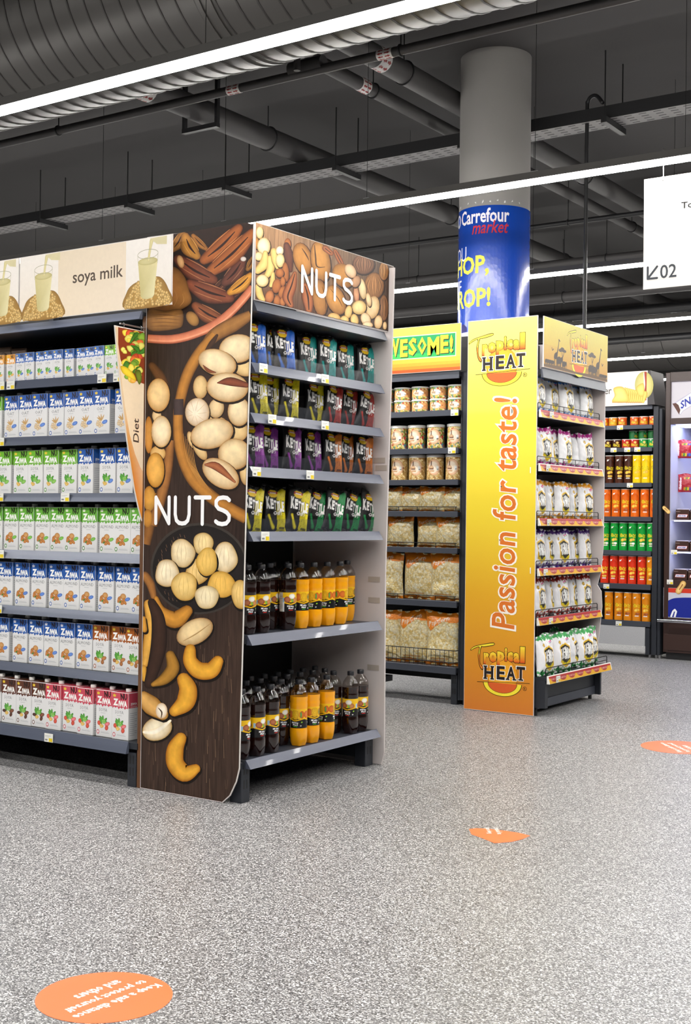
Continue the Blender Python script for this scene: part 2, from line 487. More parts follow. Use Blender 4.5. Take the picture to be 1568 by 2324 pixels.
light_line(1.46, -9, 2.2, 'linear light overhead, nearest the viewpoint and out of the picture', segs(-3.3, -9, 5, 2.2))
light_line(3.84, -10, 2.2, 'bright linear light in the upper left, in front of the big round duct', segs(-3.33, -10, 3, 2.2))
light_line(6.2, -12, 2.2, 'long bright linear light running from the soya sign past the round column', segs(-3.02, -12, 3))
light_line(8.6, -13, 2.2, 'linear light crossing behind the blue column wrap', segs(-4.2, -13, 3))
light_line(11.05, -13, 2.2, 'linear light just above the palm-tree savanna header, two rows back', segs(-3.6, -13, 3, 2.2))
light_line(13.45, -13, 2.2, 'linear light to the right of the savanna header, level with its bottom edge', segs(-3, -13, 3, 2.2))
light_line(15.65, -13, -4.4, 'short far light end between the potato crisp sign and the brown cooler', segs(-5, -13, -4.4, 2.2))

# ------------------------------------------------------------------ ducts
DUCTM = mat('spiral_duct_metal', (64, 62, 60), .42, .3, amt=.08, scale=3)
SEAMM = mat('spiral_duct_seam', (46, 44, 43), .5, .3, amt=.05)
def duct(y, z, r, x0, x1, label, pitch=.105, collars=()):
    t = thing('spiral_duct', label, 'air duct', (0, y, z))
    b = MB(); n = 56
    xs = [x0, x1]
    vs = []; fs = []
    for x in xs:
        for i in range(n):
            a = 2*math.pi*i/n; vs.append((x, r*math.cos(a), r*math.sin(a)))
    fs = [(i, (i+1) % n, n+(i+1) % n, n+i) for i in range(n)]+[tuple(range(n)), tuple(range(n, 2*n))]
    b._add(vs, fs); b.build('duct_body', DUCTM, t, smooth='auto')
    path = []; turns = (x1-x0)/pitch; st = int(turns*36)
    for i in range(st+1):
        a = 2*math.pi*i/36; path.append((x0+pitch*i/36, (r+.001)*math.cos(a), (r+.001)*math.sin(a)))
    MB().tube(path, .0055, 5).build('spiral_seam', SEAMM, t, smooth=True)
    for x in collars:
        m = MB()
        for dx in (-.03, .03):
            m.cyl((x+dx-.012, 0, 0), (x+dx+.012, 0, 0), r+.008, 56)
        m.build('duct_collar', DUCTM, t, smooth='auto')
    return t
duct(4.62, 3.76, .46, -9.5, 3.5, 'large dark spiral-seamed round duct in the upper left corner', collars=(-3.72,))
duct(17.2, 3.75, .45, -13, 4, 'far round duct low over the potato crisp sign', pitch=.5)

# ------------------------------------------------------------------ pipes
BANDM = mat('pipe_band_white', (222, 218, 215), .5, amt=.04)
REDM = mat('arrow_red', (150, 40, 38), .5, amt=.05)
def pipe_band(t, c, axis, r, w=.1):
    """white band with dark red arrows wrapped round a pipe"""
    ax = Vector(axis); b = link('marking_band', MB().cyl(Vector(c)-ax*w/2, Vector(c)+ax*w/2, r+.0015, 24).mesh('marking_band', BANDM, smooth='auto'), t)
    a = ax.orthogonal().normalized(); q = ax.cross(a); m = MB()
    for i in range(10):
        th = 2*math.pi*i/10
        def pt(u, v):
            return Vector(c)+ax*(u*w)+(a*math.cos(th+v)+q*math.sin(th+v))*(r+.003)
        for sg in (-1, 1):
            m._add([pt(sg*.06, -.1), pt(sg*.06, .1), pt(sg*.25, .1), pt(sg*.25, -.1)], [(0, 1, 2, 3)])
            m._add([pt(sg*.25, -.22), pt(sg*.25, .22), pt(sg*.44, 0)], [(0, 1, 2)])
    m.build('arrow_marks', REDM, b, fix=False)
def pipe(name, label, p0, p1, r, hang=(), bands=(), couplings=(), m=PIPEM):
    t = thing(name, label, 'pipe', p0)
    p0 = Vector(p0); p1 = Vector(p1); d = p1-p0; L = d.length; d.normalize()
    MB().cyl((0, 0, 0), d*L, r, 20).build('pipe_run', m, t, smooth='auto')
    for s in hang:
        c = d*s; top = CEIL-p0.z-.001
        h = MB(); a = d.orthogonal().normalized(); b2 = d.cross(a)
        h.tube([c+(a*math.cos(u)+b2*math.sin(u))*(r+.004) for u in (2*math.pi*i/20 for i in range(21))], .006, 6)
        h.cyl(c+Vector((0, 0, r)), c+Vector((0, 0, top)), .004, 6)
        h.build('pipe_hanger', BLACKM, t)
    for s in bands: pipe_band(t, d*s, d, r)
    for s in couplings:
        MB().cyl(d*(s-.05), d*(s+.05), r+.012, 20).build('pipe_coupling', m, t, smooth='auto')
    return t
PZ = 4.02
pipe('large_pipe', 'thick grey pipe with arrow band left of the column, running away under the ceiling', (-5.889, 5.12, PZ), (-5.889, 16.5, PZ), .085, (2.4, 5.2, 7.7), (1.05,), (.4,))
pipe('large_pipe', 'thick grey pipe with arrow bands passing behind the top of the column', (-4.28, 5.12, PZ), (-4.28, 16.5, PZ), .072, (1.75, 4.6, 6.4), (1.45, 3.1, 3.4))
pipe('sprinkler_branch_pipe', 'thin grey pipe leaving the valve joint towards the column', (-4.633, 5.75, PZ), (-4.633, 16.5, PZ), .045, (1.3, 3.1, 5.9), (1.17,))
SPY = (3.78-1.15)/.4395
pipe('sprinkler_pipe', 'long thin sprinkler pipe crossing the upper ceiling from left to right', (-10.5, SPY, 3.78), (3, SPY, 3.78), .027, (4.0, 6.75, 9.9), (5.55, 6.65), ())
v = thing('pipe_valve', 'bolted valve joint where the sprinkler pipes cross', 'valve', (-4.4, SPY-.1, 3.9))
MB().cyl((0, -.12, .05), (0, .1, .02), .062, 14).build('valve_body', PIPEM, v, smooth='auto')
for dy in (-.1, .07): MB().cyl((0, dy, .05), (0, dy+.035, .05), .085, 14).build('flange', PIPEM, v, smooth='auto')
MB().cyl((-.12, .1, -.085), (.12, .1, -.085), .045, 12).build('cross_fitting', PIPEM, v, smooth='auto')
MB().cyl((0, 0, -.14), (0, 0, .02), .02, 8).build('drain_stub', PIPEM, v)
def xpipe(label, k, z, r, x0, x1, hang=(), bands=(), m=PIPEM, name='conduit_pipe'):
    y = (z-1.15)/k
    return pipe(name, label, (x0, y, z), (x1, y, z), r, hang, bands, (), m)
xpipe('thin black conduit crossing behind the blue column wrap', .257, 3.86, .022, -12, 3, (4.5, 7.2, 9.6), (), BLACKM)
xpipe('dark pipe with a banded mark left of the column above the green header', .193, 3.55, .055, -14, 3, (6.0, 8.3, 10.5), (7.75, 12.7), PIPEM)
xpipe('slim grey pipe just over the light behind the column', .2225, 3.8, .04, -14, 3, (6.8, 9.0, 11.0), (12.1,), PIPEM)
xpipe('dark pipe passing right of the column under the hanging aisle sign', .176, 3.6, .06, -14, 3, (7.5, 10.5), (), BLACKM)
xpipe('thin dark pipe low in the far ceiling right of the column', .152, 3.3, .04, -15, 3, (8, 11), (), BLACKM)
# pipe hanger frame on the thick left pipe
fr = thing('pipe_trapeze', 'black steel trapeze hanger carrying the thick left pipe', 'bracket', (-5.889, 6.75, PZ-.12))
MB().box(-.16, .16, -.02, .02, -.02, .012).build('cross_bar', BLACKM, fr)
for sx in (-.15, .15): MB().box(sx-.012, sx+.012, -.015, .015, .013, CEIL-PZ+.118).build('drop_leg', BLACKM, fr)

# ------------------------------------------------------------------ cable tray
t = thing('cable_tray', 'long black cable tray with perforated grey underside', 'cable tray', (0, 7.86, 3.83))
MB().box(-13, 4, 0, .004, 0, .085).build('side_rail', BLACKM, t)
MB().box(-13, 4, .216, .22, 0, .085).build('side_rail', BLACKM, t)
MB().box(-13, 4, .0042, .2158, .002, .006).build('tray_bottom', TRAYM, t)
m = MB(); x = -12.9
while x < 3.9:
    for yy in (.03, .08, .13, .18):
        m.box(x, x+.05, yy, yy+.012, .0005, .0018)
    x += .1
o = m.build('perforation_slots', BLACKM, t); o['kind'] = 'stuff'
x = -3.305-1.083*8
while x < 3:
    b = MB().box(x-.02, x+.02, -.06, .28, -.042, -.002).build('support_bracket', BLACKM, t)
    for yy in (-.04, .26): MB().cyl((x, yy, -.001), (x, yy, CEIL-3.832), .005, 6).build('threaded_rod', BLACKM, b)
    x += 1.083

# ------------------------------------------------------------------ round column with blue printed wrap
CCX, CCY, CR = -3.99, 7.58, .238
COLM = mat('column_grey_paint', (138, 135, 133), .75, amt=.05, scale=3)
tag(MB().cyl((CCX, CCY, 0), (CCX, CCY, CEIL-.001), CR, 72).build('round_column', COLM, smooth='auto'), 'round grey concrete column rising to the ceiling behind the yellow endcap', 'column')
# ------------------------------------------------------------------ shelving units
TAGW = mat('price_tag_paper', (232, 232, 226), .6, amt=.04)
ACRYL = clear('clear_acrylic', (236, 238, 240), .08, .16, (170, 175, 190), .05)
LIPCLEAR = mat('clear_price_channel', (74, 79, 96), .42, .1, amt=.12, stretch=(40, 40, 40), coat=.08)
def tag_mesh():
    a = Art(); a.rect(0, 0, .052, .036, 'e8e8e2'); a.rect(.028, .001, .051, .017, 'e6cc22')
    a.rect(.004, .026, .04, .0275, '9a9a98'); a.rect(.004, .021, .03, .0222, 'b0b0ae'); a.rect(.004, .005, .02, .012, '7c7c7c')
    return a.mesh('price_card', front, CARTON)
TAGP = [('price_card', tag_mesh()), ('tag_holder', MB().box(-.001, .053, 0, .002, -.001, .037).mesh('tag_holder', TAGW))]
def lip_x(y, z0, z1, x0, x1, material=LIPM, out=.016):
    """shelf-edge strip facing -Y, tilted out at the bottom"""
    return MB().prism_x([(y-out, z0), (y-out*.55, z0+(z1-z0)*.5), (y-.001, z1), (y+.004, z1), (y+.004, z0)], x0, x1).mesh('edge_strip', material, smooth=False)
def lip_y(x, z0, z1, y0, y1, material=LIPM, out=.016):
    return MB().prism_y([(x+out, z0), (x+out*.55, z0+(z1-z0)*.5), (x+.001, z1), (x-.004, z1), (x-.004, z0)], y0, y1).mesh('edge_strip', material)
def slots(m, pos, z0, z1, axis='y'):
    pass
def leg(t, x0, x1, y0, y1, h, face):
    """slotted base foot"""
    l = MB().box(x0, x1, y0, y1, 0, h).build('leg', DARKM, t, bevel=.002)
    m = MB()
    if face == 'x':
        for yy in ((y0*.67+y1*.33), (y0*.33+y1*.67)):
            for z in (h*.45, h*.8): m.box(x1, x1+.0006, yy-.004, yy+.004, z-.018, z+.018)
    else:
        for xx in ((x0*.67+x1*.33), (x0*.33+x1*.67)):
            for z in (h*.45, h*.8): m.box(xx-.004, xx+.004, y0-.0006, y0, z-.018, z+.018)
    m.build('slot', BLACKM, l)
def price_tag(pos, label, face='y'):
    o = spawn('price_tag', TAGP, label, 'price tag', pos, 0 if face == 'y' else math.pi/2, 'price tags on the shelf edges', rx=0)
    return o

# ---- unit 1: milk carton gondola (faces -Y)
SOYA_LIPS = [(1.986, 2.022), (1.726, 1.766), (1.468, 1.507), (1.212, 1.25), (.951, .991), (.698, .736), (.438, .477), (.142, .192)]
SLY = [3.919]+[3.974]*6+[3.919]                 # the bottom shelf is deeper than those above
SOYA_LIPS = [(1.15+(a-1.15)*y/3.919, 1.15+(b-1.15)*y/3.919) for (a, b), y in zip(SOYA_LIPS, SLY)]
GX0, GX1 = -7.2, -3.735
g = thing('gondola_shelving', 'tall dark shelving gondola filled with rows of milk cartons', 'shelving', (0, 0, 0))
MB().box(GX0, GX1, 4.4, 4.42, .001, 2.33).build('back_panel', BACKM, g)
for i, (a, b) in enumerate(SOYA_LIPS):
    s = MB().box(GX0, GX1, SLY[i]+.005, 4.398, b-.03, b-.004).build('shelf', DARKM, g)
    link('edge_strip', lip_x(SLY[i], a, b, GX0, GX1-(.045 if i == 7 else .0)), s)
for x in (GX1-.06, GX1-1.06, GX1-2.06):
    leg(g, x, x+.05, 3.93, 4.0, .145, 'y')
    MB().box(x+.01, x+.04, 4.36, 4.399, .06, 2.3).build('upright', DARKM, g)
for nm, (px, sh) in enumerate([(-2, 1), (21, 1), (228, 1), (264, 1), (-1, 2), (148, 3), (-1, 3), (2, 4), (-1, 5), (118, 7)]):
    a, b = SOYA_LIPS[sh]; p = P(px, 1100, y=SLY[sh]-.018)
    price_tag((p.x-.026, SLY[sh]-.0185, a+.001), 'price tag on the '+ORD[sh]+' carton shelf edge, '+['at the left picture edge', 'under the small yellow carton', 'under the first small green carton', 'beside the fruit flag', 'at the left picture edge', 'under the green soya cartons', 'at the left picture edge', 'at the left end', 'at the left picture edge', 'under the pink-red cartons'][nm], 'y')

# ---- unit 2: nut endcap (faces +X)
EX = -3.2
e = thing('endcap_shelving', 'end-of-aisle shelving bay holding crisps and juice bottles', 'shelving', (0, 0, 0))
END_LIPS = [(1.737, 1.78), (1.535, 1.576), (1.316, 1.358), (1.055, 1.095), (.636, .676), (.138, .172)]
MB().box(-3.73, -3.715, 3.96, 4.985, .001, 2.33).build('back_panel', BACKM, e)
for i, (a, b) in enumerate(END_LIPS):
    s = MB().box(-3.713, EX, 3.99, 4.965, b-.03, b-.006 if i < 5 else b-.009).build('shelf', DGREY, e)
    link('edge_strip', lip_y(EX+.005, a, b, 3.985, 4.955, LIPCLEAR, .026), s)
    MB().box(-3.6, EX+.004, 3.975, 3.989, b-.035, b).build('shelf_bracket', DARKM, s)
    if i < 4:
        MB()._add([(EX-.028, 3.992, b-.0055), (EX-.028, 4.962, b-.0055), (EX-.028, 4.962, b+.052), (EX-.028, 3.992, b+.052)], [(0, 1, 2, 3)]).build('acrylic_guard', ACRYL, s, fix=False)
s = MB().box(-3.713, EX+.01, 3.975, 4.985, 1.985, 2.012).build('canopy_shelf', DARKM, e)
link('edge_strip', lip_y(EX+.015, 1.985, 2.026, 3.985, 4.965, DGREY, .02), s)
leg(e, -3.26, -3.2, 3.965, 4.02, .165, 'x'); leg(e, -3.28, -3.22, 4.9, 4.965, .165, 'x')
MB().box(-3.7, -3.28, 4.91, 4.95, .04, .13).build('base_rail', DARKM, e)
MB().box(-3.7, -3.28, 3.98, 4.01, .04, .13).build('base_rail', DARKM, e)
for j, (px, py, sh) in enumerate([(598, 838, 0), (738, 865, 0), (618, 952, 1), (738, 966, 1), (583, 1068, 2), (704, 1081, 2), (602, 1217, 3)]):
    a, b = END_LIPS[sh]; p = P(px, py, x=EX+.03)
    price_tag((EX+.0335, p.y-.03, a+.003), 'price tag, '+('left' if px < 650 else 'right')+' one of the '+['top', 'second', 'third', 'fourth'][sh]+' crisp shelf edge' if sh < 3 else 'single white and yellow price tag under the green and yellow crisp bags', 'x')
# white foam panel closing the far side
pp = thing('side_panel', 'white foam board side panel of the nut endcap with tape strips', 'panel', (0, 0, 0))
MB().prism_y([(-3.73, .002), (-3.19, .002), (-3.175, .06), (-3.18, .9), (-3.165, 1.6), (-3.15, 2.33), (-3.73, 2.33)], 4.99, 5.0).build('foam_board', WHITEP, pp)
TAPE = mat('brown_tape', (168, 158, 148), .3, amt=.06)
for k, (px, py) in enumerate([(850, 1315), (850, 1362), (848, 1515), (862, 1045), (866, 1062)]):
    p = P(px, py, y=4.99); MB().box(p.x-.035, p.x+.03, 4.9885, 4.9898, p.z-.013, p.z+.013).build('tape_strip', TAPE, pp)

# ---- unit 3: popcorn bay (faces -Y)
PY = 6.87
POP_LIPS = [(2.034, 2.08), (1.803, 1.84), (1.567, 1.603), (1.37, 1.405), (1.17, 1.206), (.942, .978), (.605, .645), (.19, .235)]
g = thing('popcorn_shelving', 'dark shelving bay stacked with popcorn jars and popcorn bags', 'shelving', (0, 0, 0))
MB().box(-6.6, -3.84, 7.28, 7.3, .1, 2.36).build('back_panel', BACKM, g)
for i, (a, b) in enumerate(POP_LIPS):
    s = MB().box(-6.6, -3.845, PY+.006, 7.278, b-.03, b-.004).build('shelf', DARKM, g)
    link('edge_strip', MB().box(-6.6, -3.847, PY-.004, PY+.0055, a, b).mesh('edge_strip', DGREY, bevel=.002), s)
u = MB().box(-3.84, -3.8, 6.9, 6.98, .03, 2.08).build('upright', DARKM, g, bevel=.003)
MB().box(-3.797, -3.762, 6.88, 6.96, .03, 2.08).build('upright', DARKM, g, bevel=.003)
MB().box(-3.85, -3.8405, 6.9, 7.28, .03, 2.08).build('side_frame', DARKM, g)
leg(g, -3.9, -3.856, 6.9, 7.0, .185, 'y')
for x in (-3.88, -3.82, -3.78): MB().cyl((x, 6.93, 0), (x, 6.93, .03), .014, 10).build('levelling_foot', BLACKM, g)
MB().box(-5.2, -4.55, 7.0, 7.25, .06, .1).build('base_foot', DARKM, g)
for i in (4, 5, 6):     # low wire rails
    a, b = POP_LIPS[i]; m = MB()
    m.tube([(-6.6, PY+.03, b+.028), (-3.87, PY+.03, b+.028)], .0025, 6)
    for k in range(12): m.cyl((-3.88-k*.14, PY+.03, b-.003), (-3.88-k*.14, PY+.03, b+.028), .002, 6)
    m.build('wire_rail', WIRE, g)
bk = thing('wire_basket_fence', 'black wire fence along the bottom popcorn shelf', 'wire fence', (0, PY+.012, .2315))
m = MB()
for z in (.03, .105): m.tube([(-5.6, 0, z), (-3.87, 0, z), (-3.86, .012, z), (-3.86, .2, z)], .003, 6)
m.build('rail_wires', WIRE, bk)
for k in range(40): MB().cyl((-3.875-k*.032, 0, 0), (-3.875-k*.032, 0, .105), .0018, 6).build('fence_wire', WIRE, bk)
for px, sh, lb in [(1033, 1, 'small twin popcorn jars'), (1028, 2, 'large rainbow popcorn jars')]:
    p = P(px, 1000, y=PY); price_tag((p.x-.03, PY-.0065, POP_LIPS[sh][0]+.0005), 'price tag at the right end of the shelf below the '+lb, 'y')

# ---- unit 4: snack endcap (faces +X)
TX = -3.265
g = thing('snack_endcap_shelving', 'end-of-aisle bay with foil snack bags on promotion-edged shelves', 'shelving', (0, 0, 0))
TH_LIPS = [(1.768, 1.81), (1.448, 1.492), (1.125, 1.167), (.828, .87), (.535, .577), (.196, .24)]
MB().box(-3.73, -3.715, 6.8, 7.73, .04, 2.33).build('back_panel', BACKM, g)
PROMO = []
def promo_art(L):
    a = Art(); a.rect(0, 0, L, .044, 'd8a62c'); a.rect(0, .03, L, .044, 'b02c2e'); n = int(L/.125)+1
    for i in range(n):
        c = .07+i*.125
        if c+.05 > L: break
        a.poly([(c-.05, .036), (c+.05, .036), (c+.044, .02), (c+.028, .011), (c, .007), (c-.028, .011), (c-.044, .02)], 'a03034')
        a.fit('PROMOTION', c-.04, .017, c+.04, .029, 'e0b0a8', fat=.01, res=1)
    return a
pa = promo_art(.925).mesh('promotion_print', lambda u, v, h: (.006+h+.012*(1-v/.044), u, v), PRINT)
for i, (a, b) in enumerate(TH_LIPS):
    fx = TX if i < 5 else -3.195
    s = MB().box(-3.713, fx, 6.795, 7.725, b-.03, b-.008).build('shelf', DARKM, g)
    ls = MB().prism_y([(fx+.018, a-.001), (fx+.006, b+.002), (fx+.001, b+.002), (fx+.001, a-.001)], 6.79, 7.735).build('edge_strip', TAGW, s)
    q = link('promotion_print', pa, s); q.location = (fx, 6.8, a)
    m = MB(); r = .05
    m.tube([(fx-.012, 6.8, b-.006), (fx-.012, 6.8, b+.038), (fx-.012, 6.81, b+.045), (fx-.012, 7.705, b+.045), (fx-.012, 7.715, b+.038), (fx-.012, 7.715, b-.006)], .0028, 6)
    m.tube([(fx-.012, 6.8, b+.018), (fx-.012, 7.715, b+.018)], .0022, 6)
    for k in range(1, 5): m.cyl((fx-.012, 6.8+k*.183, b-.006), (fx-.012, 6.8+k*.183, b+.045), .002, 6)
    m.build('wire_rail', WIRE, s)
MB().box(-3.713, TX+.01, 6.79, 7.735, 2.02, 2.05).build('canopy_shelf', DARKM, g)
MB().prism_y([(TX+.012, 2.0), (TX+.028, 2.0), (TX+.018, 2.06), (TX+.012, 2.06)], 6.79, 7.735).build('canopy_edge', DGREY, g)
MB().box(-3.7, -3.29, 6.85, 7.71, .03, .175).build('base_plinth', DARKM, g)
MB().box(-3.289, -3.283, 6.855, 7.705, .035, .085).build('plinth_strip', DGREY, g)
MB().box(-3.6, -3.205, 6.792, 6.83, .05, .215).build('base_bracket', DARKM, g)
MB().box(-3.6, -3.25, 7.712, 7.732, .03, .215).build('base_bracket', DARKM, g)
for x, y in ((-3.28, 6.82), (-3.31, 7.69)): MB().cyl((x, y, 0), (x, y, .035), .012, 10).build('levelling_foot', BLACKM, g)
for i in range(6):
    a, b = TH_LIPS[i]; fx = (TX if i < 5 else -3.195)+.0215
    price_tag((fx, 6.84+.02*(i % 3)+(.06 if i in (0, 4) else 0), a+.002), 'price tag over the promotion strip of the '+ORD[i]+' snack bag shelf', 'x')
sp_ = thing('side_panel', 'pale side panel on the far side of the yellow snack endcap', 'panel', (0, 0, 0))
MB().prism_y([(-3.73, .9), (-3.265, .83), (-3.25, 1.0), (-3.25, 2.34), (-3.73, 2.34)], 7.74, 7.75).build('panel_upper', WHITEP, sp_)
MB().prism_y([(-3.73, .25), (-3.29, .25), (-3.255, .6), (-3.262, .7), (-3.29, .74), (-3.265, .829), (-3.73, .899)], 7.74, 7.75).build('panel_lower', WHITEP, sp_)

# ---- unit 5: crisp can bay (faces -Y)
KY = 10.3
CAN_LIPS = [(2.115, 2.15), (1.95, 1.985), (1.757, 1.793), (1.452, 1.49), (1.16, 1.2), (.868, .91), (.578, .625), (.264, .31)]
g = thing('can_shelving', 'dark shelving bay of crisp cans next to the brown cooler', 'shelving', (0, 0, 0))
MB().box(-7, -3.91, 10.73, 10.75, .1, 2.16).build('back_panel', BACKM, g)
for i, (a, b) in enumerate(CAN_LIPS):
    s = MB().box(-7, -3.893, KY+.006, 10.728, b-.03, b-.004).build('shelf', DARKM, g)
    link('edge_strip', MB().box(-7, -3.895, KY-.004, KY+.0055, a, b).mesh('edge_strip', DGREY, bevel=.002), s)
MB().box(-7, -3.94, KY+.0, KY+.012, .1, .262).build('kick_plate', mat('speckled_kick', (170, 171, 174), .5, amt=.25, scale=160), g)
MB().box(-3.935, -3.9, KY-.002, KY+.06, .03, .255).build('leg', DARKM, g)
MB().box(-3.89, -3.845, KY+.01, KY+.06, .03, 2.14).build('upright', DARKM, g, bevel=.003)
MB().box(-3.843, -3.817, KY+.02, KY+.09, .03, 2.12).build('upright', DARKM, g, bevel=.003)
MB().box(-3.844, -3.82, KY+.091, 10.75, .03, 2.12).build('side_frame', DARKM, g)
for x in (-3.915, -3.86, -3.83): MB().cyl((x, KY+.06, 0), (x, KY+.06, .03), .012, 10).build('levelling_foot', STEEL, g)
for j, (px, sh, lb) in enumerate([(1406, 1, 'below the short orange cans'), (1392, 2, 'below the short brown cans'), (1423, 2, 'below the short red cans'), (1446, 2, 'below the short green cans'), (1430, 3, 'below the tall yellow cans'), (1379, 6, 'below the tall red cans, beside the yellow panel'), (1408, 7, 'below the bottom row of orange cans')]):
    p = P(px, 1100, y=KY); price_tag((p.x-.026, KY-.0065, CAN_LIPS[sh][0]-.001), 'price tag '+lb, 'y')
# ------------------------------------------------------------------ milk cartons
rnd = random.Random(11)
CAPM = mat('carton_cap_white', (226, 224, 220), .4, amt=.03)
CBODY = mat('carton_white_board', (228, 228, 228), .4, amt=.03)
def picture(a, kind, w, y, s):
    g1, g2 = '3f8a2c', '7fc24a'
    if kind in ('soy', 'soyo', 'soyg', 'soyc', 'soyk', 'soyr'):
        for dx, dy, r in ((-.16, .02, -60), (-.05, .1, 90), (.06, .06, 45), (-.12, .1, 130), (.1, .0, -30)):
            a.ell((dx)*s, y+dy*s, .13*s, .05*s, '2f6f2a', '5fae42', rot=r)
        for dx, dy in ((-.06, .03), (.02, .05), (.05, -.02), (-.02, -.02)): a.ell(dx*s, y+dy*s, .055*s, .05*s, '55a03a', '9ad06a')
        c2 = {'soy': ('2d5bb0', '6f95dd'), 'soyo': ('e0951c', 'f5c96a'), 'soyg': ('55a03a', '9ad06a'), 'soyc': ('8f4a20', 'c98a55'), 'soyk': ('3c2018', '8f5a44'), 'soyr': ('c83244', 'f08a90')}[kind]
        a.ell(.17*s, y-.06*s, .13*s, .07*s, c2[0], c2[1], rot=20)
        for dx, dy in ((-.16, -.12), (-.07, -.15), (-.12, -.17)): a.ell(dx*s, y+dy*s, .065*s, .055*s, 'c98f2a', 'f0cf78')
        if kind == 'soyr': a.ell(-.24*s, y-.05*s, .08*s, .08*s, 'b5281e', 'e0604a'); a.ell(.14*s, y-.2*s, .09*s, .08*s, 'b5281e', 'e0604a', rot=50)
        if kind == 'soyk': a.ell(-.24*s, y-.08*s, .1*s, .06*s, '2b1712', '5a3a30'); a.ell(.13*s, y-.2*s, .09*s, .07*s, '2b1712', '6a4334', rot=50)
        if kind == 'soyc': a.ell(-.24*s, y-.1*s, .08*s, .07*s, '7a3c18', 'b97a48'); a.ell(.1*s, y-.2*s, .08*s, .08*s, '7a3c18', 'b97a48')
    elif kind == 'oat':
        for r in (60, 95, 130, 150): 
            t = math.radians(r); a.taper([(0, y), (.13*s*math.cos(t), y+.12*s*math.sin(t)), (.26*s*math.cos(t), y+.24*s*math.sin(t))], [.02*s, .06*s, .015*s], 'a87838', 'd9b070', n=3)
        for dx, dy in ((-.18, -.05), (-.08, -.03), (-.14, -.14), (-.04, -.12), (-.22, -.13), (-.1, -.2), (.02, -.17)): a.ell(dx*s, y+dy*s, .075*s, .05*s, 'b89468', 'e8d3ae', rot=dx*300)
        a.ell(.17*s, y-.05*s, .14*s, .07*s, '2d5bb0', '6f95dd', rot=15)
    else:
        a.ell(-.02*s, y+.06*s, .14*s, .11*s, 'b0743a', 'd8a468'); 
        for dx, dy, r in ((-.2, -.0, 30), (-.14, -.1, -20), (.0, -.08, 60), (-.05, -.18, 15), (.07, -.15, -40), (-.24, -.08, 70)): a.ell(dx*s, y+dy*s, .1*s, .058*s, '9a5a26', 'cf8a4a', rot=r)
        a.ell(-.16*s, y-.14*s, .06*s, .03*s, '2f6f2a', '4f8e3a', rot=40)
        c2 = ('2d5bb0', '6f95dd') if kind == 'almond' else ('4a9a30', '8ecb60')
        a.ell(.2*s, y-.03*s, .13*s, .065*s, c2[0], c2[1], rot=15)
def carton_kind(color, word, sub, pic, small=False, ring='4a6fb5', crown='e6c53a'):
    w, h, d = (.061, .136, .042) if small else (.098, .203, .064)
    body = MB().box(-w/2, w/2, 0, d, 0, h).mesh('carton_body', CBODY, bevel=.0014)
    a = Art(); f = lambda x: x*w; g = lambda y: y*h
    n = 11; pts = [(-w*.493, h*.993), (-w*.493, g(.69))]
    drip = [.655, .69, .665, .70, .64, .685, .66, .695, .65, .68, .67]
    for i in range(n): pts.append((w*(-.46+.92*i/(n-1)), g(drip[i])))
    pts += [(w*.493, g(.69)), (w*.493, h*.993)]
    a.poly(pts, color)
    a.fit('NU', f(.0), g(.845), f(.42), g(.985), '1c0e0c', fat=.05, shear=-.12, res=1)
    q = a.fit
    dk = '201210'
    a.fit('Z', f(-.43), g(.715), f(-.12), g(.865), 'f6f6f2', fat=.06, res=1)
    a.fit('iWA', f(-.11), g(.70), f(.42), g(.83), 'f6f6f2', fat=.06, res=1)
    a.poly([(f(-.42), g(.90)), (f(-.28), g(.90)), (f(-.26), g(.955)), (f(-.31), g(.94)), (f(-.35), g(.97)), (f(-.39), g(.94)), (f(-.44), g(.955))], crown)
    a.fit(word, f(-.3 if len(word) < 5 else -.43), g(.545), f(.2 if len(word) < 5 else .4), g(.615), '7d7f82', res=1)
    a.rect(f(-.2), g(.505), f(.1), g(.517), 'c4c6c8')
    picture(a, pic, w, g(.32), w*1.25)
    a.ell(f(-.36), g(.1), w*.085, w*.1, ring); a.ell(f(-.36), g(.1), w*.05, w*.06, 'f4f4f4')
    a.rect(f(-.18), g(.085), f(.34), g(.094), 'b5b8bc'); a.rect(f(-.18), g(.107), f(.28), g(.114), 'c8cacd')
    pf = a.mesh('front_print', front, CARTON, dz=.00003)
    b = Art(); b.rect(.001, g(.68), d-.001, h*.993, color); b.fit('ZiWA', d*.18, g(.74), d*.8, g(.79), 'f0f0ee', fat=.03, res=1); b.fit(word, d*.2, g(.69), d*.8, g(.72), 'f0f0ee', res=1)
    for i in range(12): b.rect(d*.12, g(.1+.042*i), d*(.8 if i % 3 else .6), g(.112+.042*i), 'b0b3b8')
    ps = b.mesh('side_print', lambda u, v, hh: (w/2+hh, u, v), CARTON, dz=.00003)
    tp = Art(); tp.rect(-w*.48, d*.03, w*.48, d*.97, color)
    pt = tp.mesh('top_print', lambda u, v, hh: (u, v, h+hh), CARTON)
    parts = [('carton_body', body, [('front_print', pf), ('side_print', ps), ('top_print', pt)])]
    if not small:
        cp = MB().lathe([(.0135, .0008), (.0135, .012), (.0125, .0145)], 16, (.012, d*.62, h)).mesh('cap', CAPM, smooth='auto')
        parts.append(('cap', cp))
    return parts
